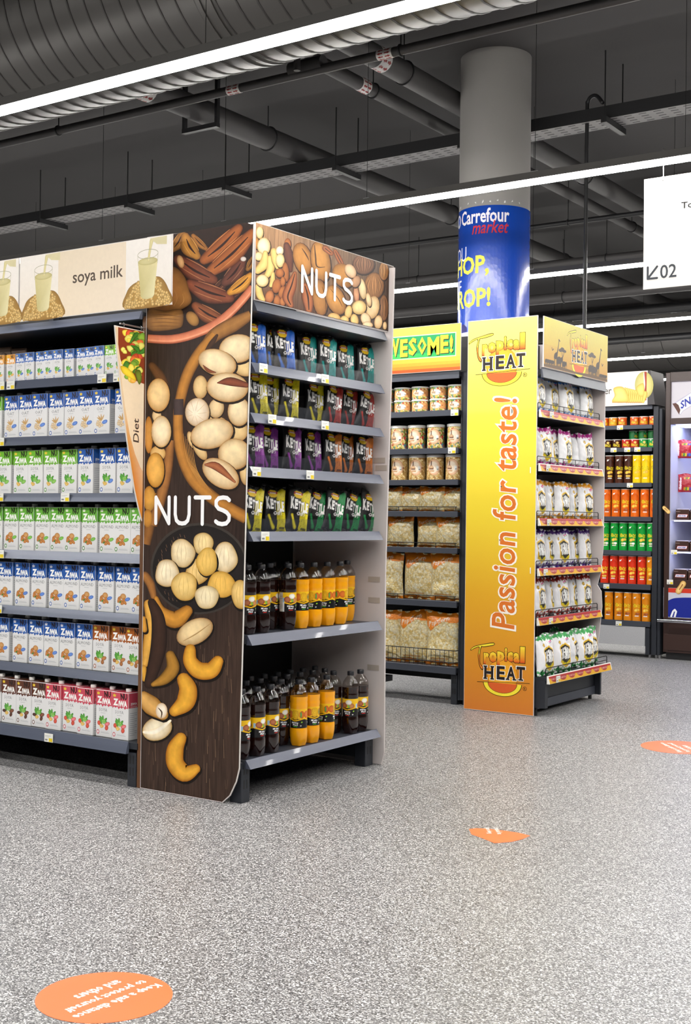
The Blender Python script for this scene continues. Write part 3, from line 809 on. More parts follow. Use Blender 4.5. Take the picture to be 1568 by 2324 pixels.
K = {
 'oat': carton_kind('2457a8', 'OAT', '', 'oat'),
 'soyb': carton_kind('2457a8', 'SOYA', '', 'soy'),
 'soyg': carton_kind('6fb52f', 'SOYA', '', 'soyg', ring='5a9a3a'),
 'almg': carton_kind('66ad3a', 'ALMOND', '', 'almondg', ring='4c8a3a', crown='dfe6d0'),
 'almb': carton_kind('2558a6', 'ALMOND', '', 'almond', crown='dfe3f0'),
 'car': carton_kind('a5581a', 'SOYA', '', 'soyc', ring='b0684a'),
 'cho': carton_kind('5f3423', 'SOYA', '', 'soyk', ring='7a5a50'),
 'str': carton_kind('c94a5c', 'SOYA', '', 'soyr', ring='d0606c'),
 'sb': carton_kind('2b66b8', 'SOYA', '', 'soy', True),
 'sg': carton_kind('7fbf35', 'SOYA', '', 'soyg', True, ring='5a9a3a'),
 'sy': carton_kind('f0a41e', 'SOYA', '', 'soyo', True, ring='e08a2a'),
}
DESC = {'oat': 'blue-topped oat drink carton', 'soyb': 'blue-topped soya drink carton', 'soyg': 'green-topped soya drink carton', 'almg': 'green-topped almond drink carton', 'almb': 'blue-topped almond drink carton', 'car': 'caramel-brown-topped soya carton', 'cho': 'dark brown-topped soya carton', 'str': 'pink-red-topped soya carton', 'sb': 'small blue-topped soya carton', 'sg': 'small green-topped soya carton', 'sy': 'small yellow-topped soya carton'}
ROWS = [
 (1, [(-16, 6, 'sy'), (7, 29, 'sy'), (31, 52, 'sb'), (53, 75, 'sb'), (76, 97, 'sb'), (97.5, 118, 'sb'), (118.5, 138, 'sb'), (140, 163, 'sb'), (167, 188, 'sb'), (188.5, 209.5, 'sb'), (210, 230, 'sb'), (230.5, 250, 'sg'), (251, 271, 'sg'), (319, 341, 'sg')]),
 (2, [(-34, 2, 'soyg'), (5, 40, 'oat'), (41, 70, 'oat'), (68, 103, 'oat'), (104, 141, 'oat'), (142, 177, 'oat'), (178, 211, 'oat'), (212, 246, 'oat'), (257, 292, 'oat'), (296, 334, 'oat')]),
 (3, [(-6, 28, 'soyg'), (30, 63, 'soyg'), (65, 98, 'soyg'), (99, 133, 'soyg'), (135, 172, 'soyg'), (177, 212, 'soyb'), (226, 263, 'soyb'), (266, 302, 'soyb')]),
 (4, [(-28, 7, 'almg'), (10, 43, 'almg'), (45, 79, 'almg'), (79.5, 112, 'almg'), (113, 147, 'almg'), (148, 183, 'almg'), (185, 221, 'almg'), (224, 260, 'almg'), (262, 297, 'almg'), (298, 333, 'almg')]),
 (5, [(0, 35, 'almb'), (37, 71, 'almb'), (72, 109, 'almb'), (112, 148, 'almb'), (149, 184, 'almb'), (184.5, 220, 'almb'), (221, 260, 'almb'), (262, 301, 'almb'), (303, 340, 'almb')]),
 (6, [(-8, 28, 'almb'), (33, 68, 'almb'), (68.5, 103, 'almb'), (104, 141, 'almb'), (141.5, 176, 'almb'), (177, 213, 'almb'), (214, 251, 'car'), (255, 292, 'car'), (293, 330, 'car')]),
 (7, [(-25, 10, 'cho'), (11, 43, 'cho'), (44, 77, 'cho'), (78, 110, 'cho'), (110.5, 145, 'str'), (146, 182, 'str'), (182.5, 221, 'str'), (221.5, 261, 'str'), (262, 301, 'str')]),
]
SHN = ['', 'top carton shelf', 'second carton shelf', 'third carton shelf', 'fourth carton shelf', 'fifth carton shelf', 'sixth carton shelf', 'bottom carton shelf']
for sh, row in ROWS:
    z = SOYA_LIPS[sh][1]-.0035; vis = [r for r in row]
    last = None
    for i, (l, r, k) in enumerate(row):
        small = k in ('sb', 'sg', 'sy'); yf = SLY[sh]+.033
        c = (P(l, 1100, y=yf).x+P(r, 1100, y=yf).x)/2
        w = .0615 if small else .0985
        if last is not None and c-last < w: c = last+w          # neighbours never overlap
        last = c
        dy = rnd.uniform(-.006, .008); rz = rnd.uniform(-.012, .012)
        if i+1 < len(row) and row[i+1][0] > r+6: rz = rnd.uniform(-.03, .03)
        spawn('milk_carton', K[k], DESC[k]+', '+nth(i, len(row))+' on the '+SHN[sh], 'carton', (c, yf+dy, z), rz, 'milk cartons on the gondola')
        if sh in (7, 3, 5):
            spawn('milk_carton', K[k], DESC[k]+' behind the one '+nth(i, len(row))+' on the '+SHN[sh], 'carton', (c+rnd.uniform(-.0005, .0005), yf+.082, z), 0, 'milk cartons behind the front row')
# brown paper packets on the top shelf, behind the small cartons
PAK = mat('brown_packet', (110, 88, 72), .6, amt=.1)
for i, px in enumerate((8, 42)):
    p = P(px, 790, y=4.12); z = SOYA_LIPS[1][1]-.0035
    o = thing('coffee_packet', 'brown packet with wavy print behind the small cartons, '+('left' if i == 0 else 'right')+' of the pair', 'packet', (p.x, 4.12, z), 0, 'brown packets on the top carton shelf')
    MB().box(-.055, .055, 0, .07, 0, .195-.012*i).build('packet_body', PAK, o, bevel=.004)
    a = Art(); hh = .19-.012*i
    a.rect(-.05, hh*.55, .05, hh*.97, '8d7a6c'); a.stroke(catmull([(-.05, hh*.9), (-.02, hh*.72), (.01, hh*.85), (.05, hh*.7)], 5, False), .008, '4a3428'); a.ell(.0, hh*.82, .014, .014, '4a3428', '8d7a6c')
    a.rect(-.05, hh*.5, .05, hh*.55, '8a5228')
    a.build('wavy_print', front, CARTON, o)

# ------------------------------------------------------------------ pillow bags
def bag_mesh(w, h, d, art, base, seed, material, nx=46, ny=64, alpha=False, wr=1.):
    U = []; V = []; F = []; rs = random.Random(seed); ph = [rs.uniform(0, 6.28) for _ in range(8)]
    lean = rs.uniform(-.5, .5)
    def surf(s, t, side):
        tt = min(max((t-.035)/.93, 0), 1); env = math.sin(math.pi*tt)**.42 if 0 < tt < 1 else 0
        env *= 1.12-.38*t
        pr = max(0, 1-abs(s)**3.4)**.62
        x = s*w/2*(1-.07*math.sin(math.pi*tt)+.015*math.sin(7*t+ph[0]))
        seal = math.exp(-(t/.07)**2)+math.exp(-((1-t)/.09)**2)
        y = d/2*env*pr
        wrk = .0026*wr*(math.sin(s*11+ph[1]+3*t)*seal+.7*noise.noise(Vector((s*2.4+seed, t*4.2, side*3.1)))+.5*noise.noise(Vector((s*5.+seed, t*9., side*3.1))))
        z = t*h+.006*seal*math.sin(s*3+ph[2])*(1 if t > .5 else .15)+.05*lean*s*w*t
        y2 = side*(y+wrk*(.35+pr)) if True else 0
        return (x, y2+.004*math.sin(s*4+ph[3])*seal, max(z, 0))
    for side in (-1, 1):
        for j in range(ny+1):
            for i in range(nx+1):
                s = -1+2*i/nx; t = j/ny
                V.append(surf(s, t, side)); U.append((s*w/2 if side < 0 else 99, t*h))
    n1 = nx+1; off = n1*(ny+1)
    for k in (0, 1):
        for j in range(ny):
            for i in range(nx):
                a = k*off+j*n1+i; q = (a, a+1, a+1+n1, a+n1); F.append(q if k == 0 else q[::-1])
    # weld the outline: share edge vertices by copying positions
    for j in range(ny+1):
        for i in (0, nx):
            a = j*n1+i; m_ = tuple((V[a][c]+V[a+off][c])/2 for c in range(3)); V[a] = V[a+off] = m_
    for i in range(nx+1):
        for j in (0, ny):
            a = j*n1+i; m_ = tuple((V[a][c]+V[a+off][c])/2 for c in range(3)); V[a] = V[a+off] = m_
    me = bpy.data.meshes.new('bag_body'); me.from_pydata(V, [], F)
    C = art.raster(np.array(U), (-1., -1, -1) if alpha else base)
    a_ = me.color_attributes.new('Col', 'FLOAT_COLOR', 'POINT'); X = np.ones((len(V), 4)); X[:, :3] = np.maximum(C, 0)
    if alpha: X[:, 3] = (C[:, 0] >= 0).astype(float)
    a_.data.foreach_set('color', X.ravel())
    me.polygons.foreach_set('use_smooth', [True]*len(me.polygons))
    me.materials.append(material)
    return me
BW, BH, BD = .124, .2, .044
def chip_art(col, dark):
    a = Art(); w, h = BW, BH; f = lambda x: x*w; g = lambda y: y*h
    a.poly([(f(.05), g(.03)), (f(.5), g(.0)), (f(.5), g(.9)), (f(.30), g(.965)), (f(.06), g(.86)), (f(-.02), g(.6))], [col, col, col, dark, col, dark])
    for i in range(16):
        x = .08+.4*((i*7) % 16)/16; y = .1+.75*((i*5) % 16)/16
        a.stroke([(f(x), g(y)), (f(x+.05), g(y+.06))], .0012, dark, cap=False)
    a.ell(f(-.12), g(.82), w*.19, h*.085, 'f2c81c'); a.rect(f(-.31), g(.815), f(.07), g(.865), 'a8262a'); a.rect(f(-.25), g(.828), f(.0), g(.852), 'f0d9c8')
    # big hand-cut lettering
    L = 'KETTLE'; x = -.42
    hs = (.25, .22, .2, .2, .22, .23)
    for i, ch in enumerate(L):
        ww = .135 if ch in 'KE' else .115
        yb = .5-.012*i; a.fit(ch, f(x-.008), g(yb-.01), f(x+ww+.008), g(yb+hs[i]+.01), '151414', fat=.06, res=1)
        a.fit(ch, f(x), g(yb), f(x+ww), g(yb+hs[i]), 'f4f2ef', fat=.05, res=1); x += ww+.012
    a.fit('CHIPS', f(-.14), g(.37), f(.24), g(.45), 'd8d6d4', fat=.03, res=1)
    a.taper([(f(-.33), g(.36)), (f(-.25), g(.24)), (f(-.12), g(.1))], [.012, .011, .02], dark, col, n=4)
    a.rect(f(.15), g(.07), f(.4), g(.11), dark)
    return a
CH = {'blue': ('1f62c4', '0f3a86'), 'teal': ('1f9a94', '0d5a58'), 'yellow': ('dfcf1e', '6a6210'), 'red': ('b0342c', '5e1814'), 'purple': ('8a3a96', '4a1c54'), 'orange': ('d0762a', '6a3410'), 'green': ('1f8a4a', '0c4a26')}
CHB = {k: [bag_mesh(BW, BH, BD, chip_art(*v), rgb((13, 12, 13)), 3+i*5+j, CHIPF) for j in (0, 1)] for i, (k, v) in enumerate(CH.items())}
CHIPROWS = [
 (0, [(567, 604, 'blue', 0, 0), (603, 633, 'blue', -.25, .5), (627, 675, 'blue', 0, -.1), (685, 724, 'teal', -.02, .15), (724, 766, 'teal', -.12, .1), (768, 811, 'teal', 0, .05), (813, 854, 'teal', -.1, .1)]),
 (1, [(574, 609, 'yellow', 0, .1), (604, 642, 'yellow', 0, .1), (641, 681, 'yellow', -.12, .2), (700, 741, 'yellow', -.06, .1), (740, 777, 'red', -.2, .2), (780, 815, 'red', -.15, .1), (811, 851, 'red', -.28, .1)]),
 (2, [(560, 603, 'purple', -.03, -.1), (600, 632, 'purple', -.05, .1), (650, 690, 'purple', -.1, .3), (698, 738, 'purple', 0, .2), (744, 781, 'orange', -.05, .1), (777, 810, 'orange', -.1, .3), (806, 855, 'orange', -.1, -.1)]),
 (3, [(556, 598, 'yellow', -.18, .1), (609, 656, 'yellow', -.03, -.1), (655, 704, 'yellow', -.22, -.1), (694, 744, 'green', -.28, .0), (737, 784, 'green', -.28, .0), (773, 826, 'green', -.34, .0), (818, 867, 'green', -.2, -.1)]),
]
CSN = ['top crisp shelf', 'second crisp shelf', 'third crisp shelf', 'fourth crisp shelf']
for sh, row in CHIPROWS:
    z = END_LIPS[sh][1]-.0055
    for i, (l, r, k, roll, yw) in enumerate(row):
        xx = EX-.07-.035*(i % 2)
        yc = (P(l, 1000, x=xx+.02).y+P(r, 1000, x=xx+.02).y)/2
        spawn('crisp_bag', [('bag_body', CHB[k][i % 2])], f'black and {k} crisp bag, {nth(i, len(row))} on the {CSN[sh]}', 'crisp bag', (xx, yc, z), math.pi/2-.24+yw*.5, 'crisp bags on the nut endcap', rx=-.06, ry=-roll*.85)

# ------------------------------------------------------------------ foil snack bags
TW, TH_, TD = .172, .24, .066
def snack_art(col, dark, deep):
    a = Art(); w, h = TW, TH_; f = lambda x: x*w; g = lambda y: y*h
    pts = [(f(-.5), g(1.0)), (f(.5), g(1.0))]+[(f(.5-1.0*i/12), g((.9, .86, .9, .84, .9, .87, .92, .86, .9, .85, .91, .87, .9)[i])) for i in range(13)]
    a.poly(pts, col)
    pts = [(f(-.5), g(0)), (f(.5), g(0))]+[(f(.5-1.0*i/12), g((.12, .18, .1, .15, .09, .17, .12, .2, .1, .14, .17, .1, .14)[i])) for i in range(13)]
    a.poly(pts, col)
    for i in range(10): a.ell(f(-.45+.1*i), g(.05+.05*(i % 3)), .012, .006, dark if i % 2 else 'f0f0f0', rot=i*37)
    cx = .06
    hexa = lambda k: [(f(cx-.27*k), g(.46+.19*k)), (f(cx), g(.48+.25*k)), (f(cx+.27*k), g(.46+.19*k)), (f(cx+.27*k), g(.45-.18*k)), (f(cx), g(.44-.31*k)), (f(cx-.27*k), g(.45-.18*k))]
    a.poly(hexa(1.12), 'f2efe6'); a.poly(hexa(1.05), 'e0b528'); a.poly(hexa(.88), '2a2826')
    for i in range(6):
        x = cx-.195+.078*i; t = .655-.03*abs(i-2.5); b = .335+.012*(i % 2)
        a.stroke([(f(x), g(b)), (f(x+.014*(i % 3-1)), g((b+t)/2)), (f(x), g(t))], w*.056, 'f3f3f1', cap=False)
        if i % 2: a.stroke([(f(x-.02), g(.5)), (f(x+.07), g(.51))], w*.03, 'f3f3f1', cap=False)
    a.poly([(f(cx-.22), g(.325)), (f(cx), g(.23)), (f(cx+.22), g(.325)), (f(cx+.22), g(.28)), (f(cx), g(.165)), (f(cx-.22), g(.28))], 'd8c91f')
    for i in range(5): a.stroke([(f(cx-.18+.09*i), g(.29-.03*(2-abs(i-2)))), (f(cx-.15+.09*i), g(.25-.03*(2-abs(i-2))))], .002, '1d1b1a', cap=False)
    a.ell(f(-.2), g(.76), w*.07, h*.045, '7a5a1a', 'd8b040'); a.stroke([(f(.1), g(.83)), (f(.32), g(.86))], .008, 'd85a9a', cap=False); a.stroke([(f(.12), g(.8)), (f(.34), g(.83))], .004, deep, cap=False)
    return a
SN = {'blue': ('2f74c8', '1d4f96', '4a8a30'), 'magenta': ('b8308e', '7e1c60', '4a4a30'), 'orange': ('e8a11e', 'b87410', 'c03a3a'), 'purple': ('5a2f92', '3c1d6a', '4a8a30'), 'red': ('b8382c', '8a2018', '4a8a30'), 'green': ('2f9a4a', '1c6a30', '5a3a8a')}
SNB = {k: [bag_mesh(TW, TH_, TD, snack_art(*v), rgb((240, 240, 243)), 41+i*7+j*3, FOIL, wr=2.8) for j in (0, 1)] for i, (k, v) in enumerate(SN.items())}
SNROWS = [
 (0, 'blue', [(1216, 1243, -.1), (1241, 1277, -.1), (1275, 1316, .1), (1308, 1338, .1), (1332, 1369, 0)]),
 (1, 'magenta', [(1224, 1262, 0), (1248, 1282, -.05), (1276, 1308, -.1), (1303, 1340, .0), (1336, 1368, .05)]),
 (2, 'orange', [(1220, 1247, .05), (1246, 1277, -.05), (1270, 1300, -.2), (1294, 1335, 0), (1322, 1354, -.2)]),
 (3, 'purple', [(1218, 1247, 0), (1243, 1275, -.1), (1270, 1303, .15), (1297, 1336, .05), (1333, 1368, .05)]),
 (4, 'red', [(1218, 1255, 0), (1248, 1280, -.05), (1272, 1304, .15), (1298, 1330, -.1), (1322, 1361, .05)]),
 (5, 'green', [(1205, 1240, 0), (1230, 1273, -.02), (1268, 1312, 0), (1302, 1334, 0), (1324, 1360, -.02), (1352, 1389, .05)]),
]
for sh, k, row in SNROWS:
    z = TH_LIPS[sh][1]-.0075; fx = TX if sh < 5 else -3.195
    for i, (l, r, roll) in enumerate(row):
        xx = fx-.065-.04*(i % 2)+(0.015 if sh == 5 else 0)
        yc = (P(l, 1100, x=xx+.03).y+P(r, 1100, x=xx+.03).y)/2
        yc = min(yc, 7.64); yc = max(yc, 6.88)
        spawn('snack_bag', [('bag_body', SNB[k][i % 2])], f'silver foil snack bag with {k} trim, {nth(i, len(row))} on its shelf', 'snack bag', (xx, yc, z), math.pi/2-.1+rnd.uniform(-.22, .12), 'foil snack bags on the yellow endcap', rx=-.07, ry=-roll*.4)
        if sh in (1, 5) and i in (1, 3):
            spawn('snack_bag', [('bag_body', SNB[k][(i+1) % 2])], f'silver foil snack bag with {k} trim, half hidden behind the '+('second' if i == 1 else 'fourth')+' one of its shelf', 'snack bag', (xx-.17, yc+.05, z), math.pi/2+.1, 'foil snack bags in the back row', rx=0, ry=.05)

# ------------------------------------------------------------------ popcorn
def popcorn_mat(name, cols, rough=.3, scale=78):
    m = bpy.data.materials.new(name); m.use_nodes = True
    nt = m.node_tree; N = nt.nodes; L = nt.links; b = N['Principled BSDF']
    tc = N.new('ShaderNodeTexCoord')
    nz = N.new('ShaderNodeTexNoise'); nz.inputs['Scale'].default_value = 40; L.new(tc.outputs['Object'], nz.inputs['Vector'])
    ad = N.new('ShaderNodeVectorMath'); ad.operation = 'MULTIPLY_ADD'; ad.inputs[1].default_value = (.03, .03, .03); L.new(nz.outputs['Color'], ad.inputs[0]); L.new(tc.outputs['Object'], ad.inputs[2])
    vo = N.new('ShaderNodeTexVoronoi'); vo.inputs['Scale'].default_value = scale; L.new(ad.outputs[0], vo.inputs['Vector'])
    sp = N.new('ShaderNodeSeparateColor'); L.new(vo.outputs['Color'], sp.inputs[0])
    rp = N.new('ShaderNodeValToRGB'); rp.color_ramp.interpolation = 'CONSTANT' if len(cols) > 3 else 'LINEAR'
    e = rp.color_ramp.elements; e[0].color = (*rgb(cols[0]), 1); e[1].color = (*rgb(cols[-1]), 1); e[1].position = .95
    for i, c in enumerate(cols[1:-1]): q = e.new((i+1)/(len(cols)-1)*.95); q.color = (*rgb(c), 1)
    L.new(sp.outputs[0], rp.inputs[0])
    mr = N.new('ShaderNodeMapRange'); mr.inputs['From Min'].default_value = .25; mr.inputs['From Max'].default_value = .75; mr.inputs['To Min'].default_value = 1.; mr.inputs['To Max'].default_value = .74; L.new(vo.outputs['Distance'], mr.inputs[0])  # shade in the gaps between kernels, painted into the popcorn colour
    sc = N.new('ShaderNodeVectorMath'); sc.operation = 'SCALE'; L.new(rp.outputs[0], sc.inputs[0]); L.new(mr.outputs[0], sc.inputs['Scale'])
    vc = N.new('ShaderNodeVertexColor'); vc.layer_name = 'Col'
    mx = N.new('ShaderNodeMix'); mx.data_type = 'RGBA'
    L.new(vc.outputs['Alpha'], mx.inputs['Factor']); L.new(sc.outputs[0], mx.inputs[6]); L.new(vc.outputs['Color'], mx.inputs[7])
    L.new(mx.outputs[2], b.inputs['Base Color'])
    bp = N.new('ShaderNodeBump'); bp.inputs['Strength'].default_value = .32; bp.inputs['Distance'].default_value = -.006; L.new(vo.outputs['Distance'], bp.inputs['Height']); L.new(bp.outputs[0], b.inputs['Normal'])
    b.inputs['Roughness'].default_value = rough; b.inputs['Coat Weight'].default_value = .4; b.inputs['Coat Roughness'].default_value = .12
    return m
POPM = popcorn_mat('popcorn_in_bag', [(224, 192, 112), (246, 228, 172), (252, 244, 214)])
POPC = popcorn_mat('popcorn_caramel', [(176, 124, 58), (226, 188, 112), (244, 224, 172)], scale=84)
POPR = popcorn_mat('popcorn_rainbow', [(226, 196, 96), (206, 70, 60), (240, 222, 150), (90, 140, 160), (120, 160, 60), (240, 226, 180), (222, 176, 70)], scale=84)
def pop_art(w, h, orange='f08a1c'):
    a = Art(); f = lambda x: x*w; g = lambda y: y*h
    a.poly([(f(-.5), g(1)), (f(.5), g(1)), (f(.5), g(.82)), (f(.3), g(.80)), (f(.05), g(.83)), (f(-.18), g(.72)), (f(-.32), g(.64)), (f(-.42), g(.70)), (f(-.5), g(.76))], orange)
    a.fit('PopCorn', f(-.36), g(.74), f(.2), g(.9), 'fbe9d0', fat=.03, res=1, quad=[(f(-.38), g(.68)), (f(.2), g(.83)), (f(.2), g(.95)), (f(-.38), g(.82))])
    a.poly([(f(-.5), g(0)), (f(.5), g(0)), (f(.5), g(.07)), (f(.2), g(.05)), (f(-.1), g(.1)), (f(-.5), g(.06))], orange)
    a.rect(f(-.3), g(.125), f(.2), g(.14), 'd88a30')
    return a
POPB = {}
def popbag(w, h, d, seed):
    k = (w, h, seed)
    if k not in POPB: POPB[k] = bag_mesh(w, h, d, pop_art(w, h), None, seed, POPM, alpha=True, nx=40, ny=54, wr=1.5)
    return POPB[k]
PROWS = [
 (4, .165, .16, [(860, 897), (897, 951), (948, 997), (992, 1044)], 'upper'),
 (5, .19, .2, [(872, 932), (935, 997), (999, 1052)], 'second'),
 (6, .23, .315, [(838, 908), (907, 979), (979, 1050)], 'third'),
 (7, .23, .335, [(832, 902), (901, 968), (966, 1040)], 'bottom'),
]
for sh, w, h, row, nm in PROWS:
    z = POP_LIPS[sh][1]-.0035
    for i, (l, r) in enumerate(row):
        c = (P(l, 1200, y=PY+.06).x+P(r, 1200, y=PY+.06).x)/2
        ht = h if sh != 6 else h-.015
        dy = .03*(i % 2)
        spawn('popcorn_bag', [('bag_body', popbag(w+.02, ht, .1, i % 2+sh*3))], f'orange-ended popcorn bag, {nth(i, len(row))} on the {nm} popcorn bag shelf', 'popcorn bag', (min(c, -3.85-.01-w/2), PY+.1+dy, z), rnd.uniform(-.08, .08), 'popcorn bags', rx=0, ry=rnd.uniform(-.02, .02))
LIDM = mat('jar_lid_white', (222, 222, 220), .35, amt=.03)
def ringed(r, h, art, base, material, n=88, m=30, alpha=False, prof=None, name='body'):
    """cylinder whose print is wrapped round it, picture centre at the front (-Y)"""
    V = []; U = []; F = []
    prof = prof or [(r, h*j/m) for j in range(m+1)]
    for (rr, z) in prof:
        for i in range(n):
            t = 2*math.pi*i/n; V.append((rr*math.sin(t), -rr*math.cos(t), z)); tt = t if t <= math.pi else t-2*math.pi
            U.append((tt*r, z))
    k = len(prof)
    for j in range(k-1):
        for i in range(n): F.append((j*n+i, j*n+(i+1) % n, (j+1)*n+(i+1) % n, (j+1)*n+i))
    F.append(tuple(reversed(range(n)))); F.append(tuple(range((k-1)*n, k*n)))
    me = bpy.data.meshes.new(name); me.from_pydata(V, [], F)
    C = art.raster(np.array(U), (-1., -1, -1) if alpha else base)
    a_ = me.color_attributes.new('Col', 'FLOAT_COLOR', 'POINT'); X = np.ones((len(V), 4)); X[:, :3] = np.maximum(C, 0)
    if alpha: X[:, 3] = (C[:, 0] >= 0).astype(float)
    a_.data.foreach_set('color', X.ravel())
    me.polygons.foreach_set('use_smooth', [True]*len(me.polygons))
    try: me.set_sharp_from_angle(angle=math.radians(40))
    except Exception: pass
    me.materials.append(material)
    return me
def jar_kind(h, m, circle):
    r = .056; a = Art()
    if circle:
        a.ell(.0, h*.5, .043, h*.31, 'e0a070', 'f0d8b8', n=28); a.ell(-.006, h*.5, .03, h*.22, 'f2e2cc')
    else:
        a.rect(-.07, h*.24, .07, h*.72, 'e0a468'); a.ell(-.005, h*.48, .036, h*.23, 'f3e2c8', 'f8efe0'); a.rect(-.07, h*.25, -.05, h*.71, 'dd9a5c')
    # figure-like emblem kept as a plain bell and banner shape
    a.ell(-.018, h*.66, .006, h*.09, '6a4a3a'); a.ell(-.018, h*.5, .016, h*.07, '9a6a48', 'd8b48c'); a.rect(-.034, h*.42, -.002, h*.47, '7a5038'); a.ell(-.026, h*.36, .009, h*.035, 'c89a6a'); a.ell(-.008, h*.36, .009, h*.035, 'c89a6a')
    a.rect(.014, h*.38, .03, h*.56, 'f6f6f4'); a.rect(.016, h*.4, .028, h*.44, '5a5a5a'); a.rect(.038, h*.47, .046, h*.52, '8a3a3a')
    body = ringed(r, h*.9, a, None, m, alpha=True, prof=[(r*.93, 0), (r*.985, .004)]+[(r, .008+(h*.86-.008)*j/30) for j in range(31)]+[(r*.98, h*.9)], name='jar_body')
    lid = MB().lathe([(r*1.0, h*.88), (r*1.05, h*.885), (r*1.05, h*.965), (r*1.02, h*.99), (r*.9, h)], 40).mesh('lid', LIDM, smooth='auto')
    return [('jar_body', body), ('lid', lid)]
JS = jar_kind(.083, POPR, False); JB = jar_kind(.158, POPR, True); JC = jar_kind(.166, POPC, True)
JROWS = [(1, JS, [(850, 891), (892, 930), (931, 970), (972, 1012), (1013, 1053)], 'small'), (2, JB, [(884, 923), (922, 964), (966, 1007), (1012, 1053)], 'large'), (3, JC, [(886, 925), (926, 965), (966, 1006), (1009, 1050)], 'caramel')]
for sh, kd, row, nm in JROWS:
    z = POP_LIPS[sh][1]-.0035; last = None
    for i, (l, r) in enumerate(row):
        c = (P(l, 1000, y=PY+.07).x+P(r, 1000, y=PY+.07).x)/2
        c = min(c, -3.91)
        if last is not None and c-last < .119: c = last+.119 if last+.119 <= -3.909 else -3.909
        last = c
        for lv in ((0, 1) if nm == 'small' else (0,)):
            lab = {'small': 'small tub of coloured popcorn, '+('upper' if lv else 'lower')+' of a stack, ', 'large': 'large jar of rainbow popcorn with round label, ', 'caramel': 'large jar of golden caramel popcorn, '}[nm]+nth(i, len(row))+' in its row'
            spawn('popcorn_jar', kd, lab, 'popcorn jar', (c, PY+.085, z+lv*.0835), .25+rnd.uniform(-.12, .12), 'popcorn jars')

# ------------------------------------------------------------------ juice bottles
CLEARP = clear('clear_bottle_plastic', (244, 240, 236), .3, .05)
ORJ = mat('orange_juice', (246, 168, 4), .22, amt=.03, coat=.6)
APJ = mat('dark_apple_juice', (30, 10, 6), .1, amt=.3, scale=14, coat=.8)
BCAP = mat('bottle_cap_black', (34, 35, 40), .35, amt=.05)
def petal(r, z, t):
    if z < .05: return r*(1-.2*(1-z/.05)*(.5+.5*math.cos(5*t)))
    return r
def bottle_label(kind):
    a = Art(); h = .082; 
    a.rect(-.13, 0, .13, .04, '131316'); a.rect(-.13, .04, .13, h, 'f2c21a')
    for k in (-1, 0, 1):
        o = k*.0813
        a.poly([(o-.0407, .044), (o, .034), (o+.0407, .044), (o+.0407, .039), (o, .029), (o-.0407, .039)], 'f0bc12')
        if kind == 'o':
            a.ell(o-.026, .058, .016, .016, 'b8521c', 'd8742c'); a.ell(o+.03, .058, .012, .016, 'b8521c', 'd8742c'); a.ell(o+.026, .058, .004, .013, '2f7a38', '5aa84a'); a.ell(o, .058, .017, .021, 'd8a018', 'f2c62c')
            for q in range(-2, 3): a.stroke([(o+q*.007-.006, .042), (o+q*.007+.006, .074)], .0011, 'b98410', cap=False); a.stroke([(o+q*.007+.006, .042), (o+q*.007-.006, .074)], .0011, 'b98410', cap=False)
        else:
            a.rect(o-.04, .04, o-.03, .06, '9cc4dc')
            a.ell(o-.016, .052, .015, .013, '7a2a22', 'b87048'); a.ell(o+.018, .05, .016, .012, '8a3226', 'c88a50'); a.ell(o+.006, .066, .015, .011, 'd8d2c0', 'f4f2e8'); a.ell(o+.006, .048, .005, .008, '4a8a30', '8ac04a', rot=30)
        a.fit('Minute', o-.016, .0195, o+.014, .0275, 'f4f4f4', fat=.03, res=1); a.fit('Maid', o-.011, .0105, o+.011, .0185, 'f4f4f4', fat=.03, res=1)
        a.rect(o-.009, .0045, o+.009, .0085, '5ab83a' if kind == 'o' else 'c8342c')
        a.ell(o+.03, .026, .003, .003, '9ad03a'); a.rect(o+.022, .008, o+.028, .012, 'd8d8d8')
    if True:
        a.rect(.1, .0, .13, h, 'cfc8bc')
        for i in range(9): a.rect(.103, .012+.007*i, .126, .014+.007*i, '7a746c')
        a.rect(-.13, 0, -.11, .04, 'e8e8e8')
    return a
def bottle_kind(k):
    liq = ORJ if k == 'o' else APJ; R = .0392; H = .285
    bp = [(.02, 0), (.031, .002), (.0365, .018), (.0388, .045), (.0388, .07), (.0372, .078), (.0372, .162), (.0388, .17), (.0388, .182), (.0374, .19), (.0388, .198), (.0388, .214)]
    body = MB().lathe(bp, 40, mod=petal).mesh('bottle_body', liq, smooth='auto')
    sh = MB().lathe([(.0388, .2142), (.0385, .222), (.034, .238), (.024, .254), (.016, .262), (.0135, .266), (.0135, .276)], 40, cap0=False, cap1=False).mesh('bottle_shoulder', CLEARP, smooth=True, fix=False)
    cap = MB().lathe([(.0148, .2662), (.0152, .268), (.0152, .283), (.0135, .2855)], 24, mod=lambda r, z, t: r*(1+.012*math.cos(24*t))).mesh('cap', BCAP, smooth='auto')
    return body, sh, cap
def bottle_parts(k):
    body, sh, cap = bottle_kind(k)
    a = bottle_label(k); V = []; 
    lm = ringed(.0379, .082, a, (1, 1, 1), SHINY, n=128, prof=[(.0379, .082*j/56) for j in range(57)], name='label')
    for v in lm.vertices: v.co.z += .0795
    return [('bottle_body', body), ('bottle_shoulder', sh), ('cap', cap), ('label', lm)]
BO = {'o': bottle_parts('o'), 'd': bottle_parts('d')}
BD_ = {'o': 'orange juice bottle', 'd': 'dark apple juice bottle'}
z5 = END_LIPS[4][1]-.0055; z6 = END_LIPS[5][1]-.0085
